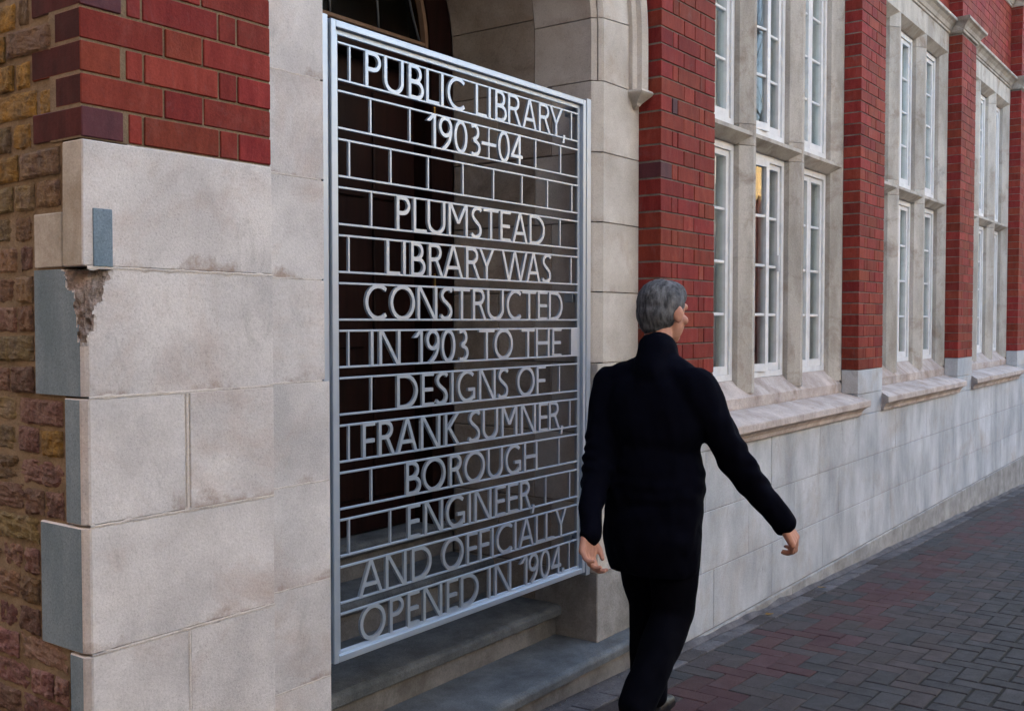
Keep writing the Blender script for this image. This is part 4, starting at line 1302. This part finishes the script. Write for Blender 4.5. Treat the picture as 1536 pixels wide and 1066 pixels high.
jk += [(lsh, lel, .076, .060), (lel, lwr + (lwr - lel) * .02, .060, .044), (rsh, rel, .076, .060), (rel, rwr + (rwr - rel) * .02, .060, .044)]
jk += [(lsh, V3((2.0, -.33, -.30)), .07, .07), (rsh, V3((2.0, -.54, -.30)), .07, .07), (neck + V3((0, 0, -.03)), lsh, .06, .066), (neck + V3((0, 0, -.03)), rsh, .06, .066)]
def jfn(c):
    c = fold(.014, 9.0, 3.0)(c)
    wr = .0045 * math.sin((c.z * 95 + c.x * 30 + 6 * noise.noise(c * 6)))
    k = max(0, 1 - (c - rel).length / .16) + max(0, 1 - (c - lel).length / .16) + .35 * max(0, 1 - abs(c.z + .62) / .12)
    c = c + (c - V3((c.x * .2 + 1.6, -.435, c.z))).normalized() * wr * min(1, k * 1.6)
    if c.z < -.918 and abs(c.y + .435) < .26 and c.x > 1.82: c.z = -.918 + (c.z + .918) * .10
    return c
o = obj('jacket', capsules('jacket', jk, .009, 'jacket_cloth', 5, jfn), person)
o['label'] = 'dark navy jacket with a stand collar'
tr = [('e', pel + V3((0, 0, -.06)), (.125, .160, .15), I3), (lhp, lkn, .100, .082), (lkn, lan + V3((0, 0, .03)), .080, .068), (rhp, rkn, .100, .082), (rkn, ran + V3((0, 0, .03)), .080, .066)]
o = obj('trousers', capsules('trousers', tr, .009, 'trouser_cloth', 5, fold(.010, 8.0, 9.0)), person)
for (an, to) in ((lan, V3((.17, .008, -.058))), (ran, V3((.13, -.008, -.118)))):
    sh_ = [(an + V3((-.045, 0, -.045)), an + to * .55 + V3((0, 0, -.02)), .040, .040), (an + to * .55 + V3((0, 0, -.02)), an + to, .040, .030), (an, an + V3((0, 0, -.03)), .042, .042)]
    obj('shoe', capsules('shoe', sh_, .006, 'shoe_leather', 3), person)
hr = [('e', hd(-.020, 0, .032), (.100, .082, .092), hyaw), ('e', hd(-.040, 0, -.004), (.078, .076, .080), hyaw), ('e', hd(.020, 0, .070), (.074, .066, .054), hyaw), ('e', hd(-.062, 0, -.045), (.040, .052, .045), hyaw)]
o = obj('hair', capsules('hair', hr, .0055, 'hair', 2, fold(.0022, 80.0, 1.0)), person)
o['label'] = 'short grey hair'

# ================================================================== ACROSS THE STREET (low building and tree seen in the glass; other buildings added for light)
def far_building(name, x0, x1, y0, y1, top, label, wallmat, split=None, pitch=(3.0, 3.1), win=(1.1, 1.7)):
    b = empty(name, ((x0 + x1) / 2, (y0 + y1) / 2, gz((x0 + x1) / 2)))
    tag(b, label, 'building')
    zb = gz(x1) - .5
    if split:
        join_boxes('wall', [(x0, x1, y0, y1, zb, split)], wallmat[0], b)
        join_boxes('upper_wall', [(x0 - .03, x1, y0, y1 + .03, split + .001, top)], wallmat[1], b)
        n = int((x1 - x0) / .24)
        for i in range(min(n, 60)):
            box('dentil', x0 + .24 * i, x0 + .24 * i + .11, y1 + .031, y1 + .12, split - .02, split + .1, wallmat[1], b)
        box('parapet_coping', x0 - .08, x1, y0 + .05, y1 + .14, top + .001, top + .12, 'surround_stone', b)
    else:
        join_boxes('wall', [(x0, x1, y0, y1, zb, top)], wallmat[0], b)
        nx = int((x1 - x0 - 1) / pitch[0])
        for i in range(min(nx, 12)):
            for k in range(3):
                xa = x0 + 1.2 + i * pitch[0]
                za = gz(x0) + 1.2 + k * pitch[1]
                if za + win[1] < top - .5:
                    fw_ = box('window', xa, xa + win[0], y1 - .02, y1 + .03, za, za + win[1], 'white_paint', b)
                    box('pane', xa + .07, xa + win[0] - .07, y1 + .0305, y1 + .036, za + .07, za + win[1] - .07, 'dark_glazing', fw_)
    return b
far_building('brick_building', 12.0, 30.9, -19, -13, 4.6, 'low building of red brick with yellow brick top, mirrored in the ajar window', ('far_red_brick', 'far_yellow_brick'), split=3.1)
far_building('added_reflection_building', 31.0, 90.0, -18.5, -13, 13.0, 'added tall slate grey building that keeps sky out of the pane reflections', ('slate_render',))  # added: gives the other panes a dim wall to mirror instead of sky
far_building('added_bounce_building', -22.0, 9.5, -19, -11.5, 8.2, 'added unseen cream rendered building that bounces warm fill onto the facade', ('cream_render',))  # unseen, added as a sunlit reflector for warm frontal fill
far_building('added_shade_building', -24.0, -4.6, -7.0, 12.0, 11.0, 'added unseen dark brick building that blocks light from the left', ('far_brown_brick',))  # unseen, added to darken the left-facing returns
# bare street tree behind the low building
def tree(name, base, label):
    t = empty(name, base)
    tag(t, label, 'tree')
    bm_t, bm_c = bmesh.new(), bmesh.new()
    def limb(bm, p, d, L_, r, depth):
        n = 5
        segs = 4
        prev = None
        q = p.copy(); dd = d.copy()
        for s_ in range(segs + 1):
            u = dd.orthogonal().normalized(); v_ = dd.cross(u)
            rr = r * (1 - .45 * s_ / segs)
            ring = [bm.verts.new(q + u * rr * math.cos(2 * math.pi * k / n) + v_ * rr * math.sin(2 * math.pi * k / n)) for k in range(n)]
            if prev:
                for k in range(n): bm.faces.new((prev[k], prev[(k + 1) % n], ring[(k + 1) % n], ring[k]))
            prev = ring
            if s_ < segs:
                q = q + dd * L_ / segs
                dd = (dd + V3((random.uniform(-1, 1), random.uniform(-1, 1), random.uniform(-.5, .9))) * .13).normalized()
                if depth and s_ > 0:
                    for _ in range(2):
                        e_ = (dd * .75 + V3((random.uniform(-1, 1), random.uniform(-1, 1), random.uniform(-.2, .8))) * .8).normalized()
                        limb(bm_c, q, e_, L_ * random.uniform(.45, .68), rr * .55, depth - 1)
    limb(bm_t, V3(base), V3((0, 0, 1)), 7.0, .22, 4)
    obj('trunk', bm_mesh('trunk', bm_t, 'bark', True), t)
    obj('crown', bm_mesh('crown', bm_c, 'bark', True), t)
tree('bare_tree', (30.3, -21.5, gz(30.3)), 'bare branched street tree behind the low brick building')

# two dry leaves blown against the foot of the wall
for (x, lab) in ((3.99, 'dry yellow leaf at the wall foot nearer the porch'), (4.84, 'dry yellow leaf at the wall foot farther past the porch')):
    v = [(-.028, 0, 0), (-.008, .012, .006), (.020, .008, .004), (.032, 0, .010), (.016, -.011, .006), (-.010, -.013, .003), (0, 0, .001)]
    o = obj('fallen_leaf', mesh('fallen_leaf', v, [(0, 6, 1), (1, 6, 2), (2, 6, 3), (3, 6, 4), (4, 6, 5), (5, 6, 0)], 'dry_leaf'), None, (x, -.075, gz(x) + .006), (.1, .1, x * 3))
    tag(o, lab, 'leaf')

# loose grit gathered along the foot of the wall and the bottom step
V_, F_ = [], []
for i in range(620):
    if i < 260: x = random.uniform(.6, 3.0); y = .035 - abs(random.gauss(0, .05))
    else: x = random.uniform(2.95, 9.0); y = -.02 - abs(random.gauss(0, .07))
    r_ = random.uniform(.0015, .0048)
    c = Vector((x, y, gz(x) + r_ * .5 + .002))
    k = len(V_)
    for d in ((1, 0, -.4), (-.5, .87, -.4), (-.5, -.87, -.4), (0, 0, .8), (.2, .3, .6)):
        V_.append(c + Vector(d) * r_ * random.uniform(.7, 1.3))
    F_ += [(k, k + 1, k + 3), (k + 1, k + 2, k + 3), (k + 2, k, k + 4), (k, k + 3, k + 4), (k + 2, k + 3, k + 4)]
tag(obj('grit', mesh('grit', V_, F_, 'grit_stone')), 'loose pale grit along the foot of the wall and step', 'grit', kind='stuff')
